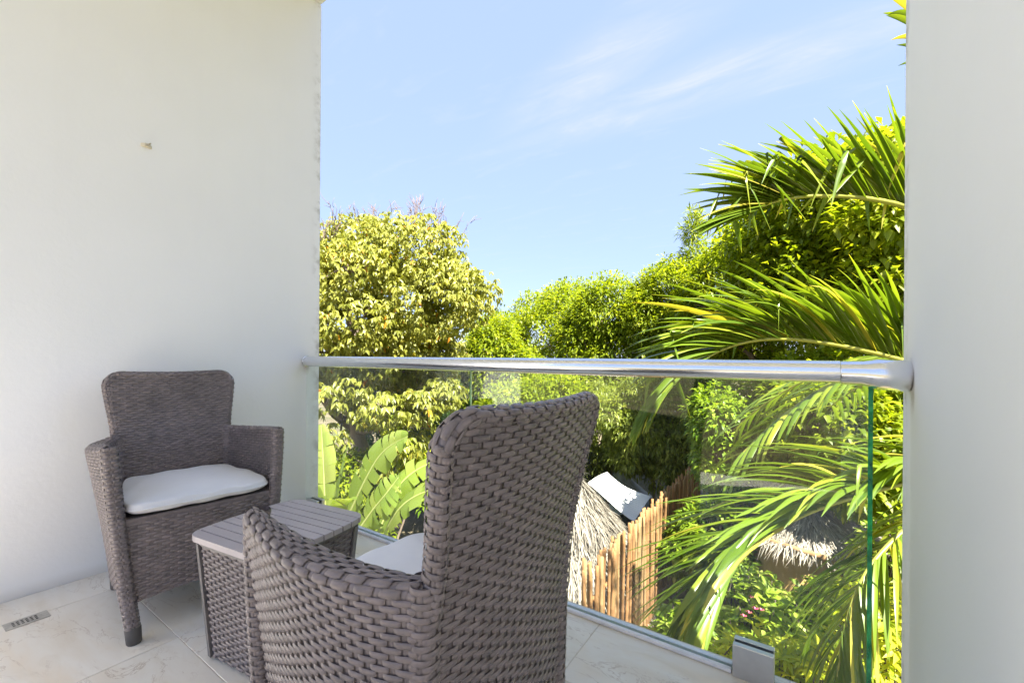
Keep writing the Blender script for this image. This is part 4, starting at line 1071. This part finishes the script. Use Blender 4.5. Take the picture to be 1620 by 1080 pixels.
def sheet_roof():
    q = [at(930, 764, 8.9), at(961, 747, 9.35), at(1030, 787, 9.0), at(1003, 822, 8.3)]
    c = sum(q) / 4; b = np.array([c[0], c[1], GROUND]); t = thing('sheet_roof', 'low white ribbed sheet roof behind the thatched cone', 'roof', b)
    n = 60; m = MB(); v = []
    for j in range(9):
        for i in range(n):
            u, w = j / 8, i / (n - 1); p = (q[0] * (1 - u) + q[3] * u) * (1 - w) + (q[1] * (1 - u) + q[2] * u) * w
            v.append(p + np.array([0, 0, .014 * math.sin(i * 1.57) + .03 * math.sin(u * 5 + w * 3) - .05 * math.sin(math.pi * u)]))
    v = np.array(v); nb = len(v); vv = np.concatenate([v, v - np.array([0, 0, .006])])
    f = [(j * n + i, j * n + i + 1, (j + 1) * n + i + 1, (j + 1) * n + i) for j in range(8) for i in range(n - 1)]
    m.add(vv, f + [tuple(k + nb for k in x[::-1]) for x in f]); m.obj('roof_sheet', M['sheet'], t, True, b)
    for p in q: MB().tube([(p[0], p[1], GROUND), tuple(p - np.array([0, 0, .02]))], .04, 8).obj('post', M['bark_dark'], t, True, b)
sheet_roof()
def tarp():
    ap = at(984, 738, 11.6); b = np.array([ap[0], ap[1], GROUND]); t = thing('tarpaulin_tent', 'grey peaked tarpaulin behind the white sheet roof', 'tent', b)
    k = 40; v = [ap]; rr = np.random.default_rng(4)
    for j, u in enumerate((.33, .66, 1.0)):
        for i in range(k):
            a = 6.283 * i / k; r = u * (.85 + .05 * (i % 4 == 0)) * (1.05 + .1 * math.sin(3 * a)); v.append(ap + np.array([math.cos(a) * r, math.sin(a) * r, -.95 * u ** .8 + .02 * (i % 2)]))
    f = [(0, 1 + i, 1 + (i + 1) % k) for i in range(k)] + [(1 + j * k + i, 1 + (j + 1) * k + i, 1 + (j + 1) * k + (i + 1) % k, 1 + j * k + (i + 1) % k) for j in range(2) for i in range(k)]
    MB().add(v, f).obj('cover', M['tarp'], t, False, b)
    MB().tube([(ap[0], ap[1], GROUND), tuple(ap + np.array([0, 0, .05]))], .04, 8).obj('pole', M['bark_dark'], t, True, b)
tarp()
def shade_net():
    a0, a1 = at(880, 708, 12.5), at(968, 724, 12.5); b = np.array([*(a0 + a1)[:2] / 2, GROUND]); t = thing('shade_screen', 'dark shade-cloth screen stretched on posts behind the thatched cone', 'screen', b)
    n = 24; v = []
    for i in range(n):
        u = i / (n - 1); p = a0 + (a1 - a0) * u; sag = .06 * math.sin(math.pi * u * 2)
        for zz in (0, .35, .7, 1.0): v.append(p + np.array([.02 * math.sin(i), .03 * math.cos(i * .8 + zz), -sag - .95 * zz]))
    f = [(i * 4 + j, (i + 1) * 4 + j, (i + 1) * 4 + j + 1, i * 4 + j + 1) for i in range(n - 1) for j in range(3)]
    v = np.array(v); nb = len(v); back = np.array([0, .012, 0])
    MB().add(np.concatenate([v, v + back]), f + [tuple(k + nb for k in q[::-1]) for q in f]).obj('cloth', M['net'], t, True, b)
    for p in (a0, (a0 + a1) / 2, a1): MB().tube([(p[0], p[1] - .04, GROUND), (p[0], p[1] - .04, p[2] + .05)], .035, 8).obj('post', M['bark'], t, True, b)
shade_net()
def ochre_hut():
    c = at(1275, 850, 6.2); b = np.array([c[0], c[1], GROUND]); t = thing('ochre_hut', 'low ochre rendered hut with a straw thatch roof among the shrubs', 'hut', b)
    k = 40; R = .75; zt = c[2] - GROUND + .12; m = MB(); v = []
    for z, r in ((0, R), (zt * .5, R * 1.01), (zt, R * .98), (zt, R * .8), (0, R * .8)):
        for i in range(k): a = 6.283 * i / k; v.append((r * math.cos(a), r * math.sin(a), z + (.02 * math.sin(a * 7) if z == zt else 0)))
    m.add(v, [(j * k + i, j * k + (i + 1) % k, (j + 1) * k + (i + 1) % k, (j + 1) * k + i) for j in range(4) for i in range(k)]); m.obj('wall', M['ochre'], t, True)
    rr = np.random.default_rng(31); core = MB(); r, h = R * 1.2, .42; apex = np.array([b[0], b[1], GROUND + zt + .38])
    ring = [(apex[0] + r * .95 * math.cos(6.283 * i / k), apex[1] + r * .95 * math.sin(6.283 * i / k), apex[2] - h + .02) for i in range(k)]
    core.add([apex] + ring, [(0, 1 + i, 1 + (i + 1) % k) for i in range(k)], .5)
    def fb(q):
        u = q.random() ** .55; a = q.uniform(0, 6.283); dn = unit(np.array([math.cos(a) * r, math.sin(a) * r, -h])); nr = unit(np.array([math.cos(a) * h, math.sin(a) * h, r]))
        return apex + np.array([math.cos(a) * r * u, math.sin(a) * r * u, -h * u]), dn, nr, .05 * math.sin(a * 5)
    strands(core, 2600, fb, rr, (.15, .34), .012, .03, (.66, .18))
    core.obj('thatch', M['thatch'], t, False, b, True)
    MB().tube([(-.9, -.55, zt - .02), (.2, -.95, zt + .0)], .035, 8).obj('eave_pole', M['bamboo_pale'], t, True)
ochre_hut()
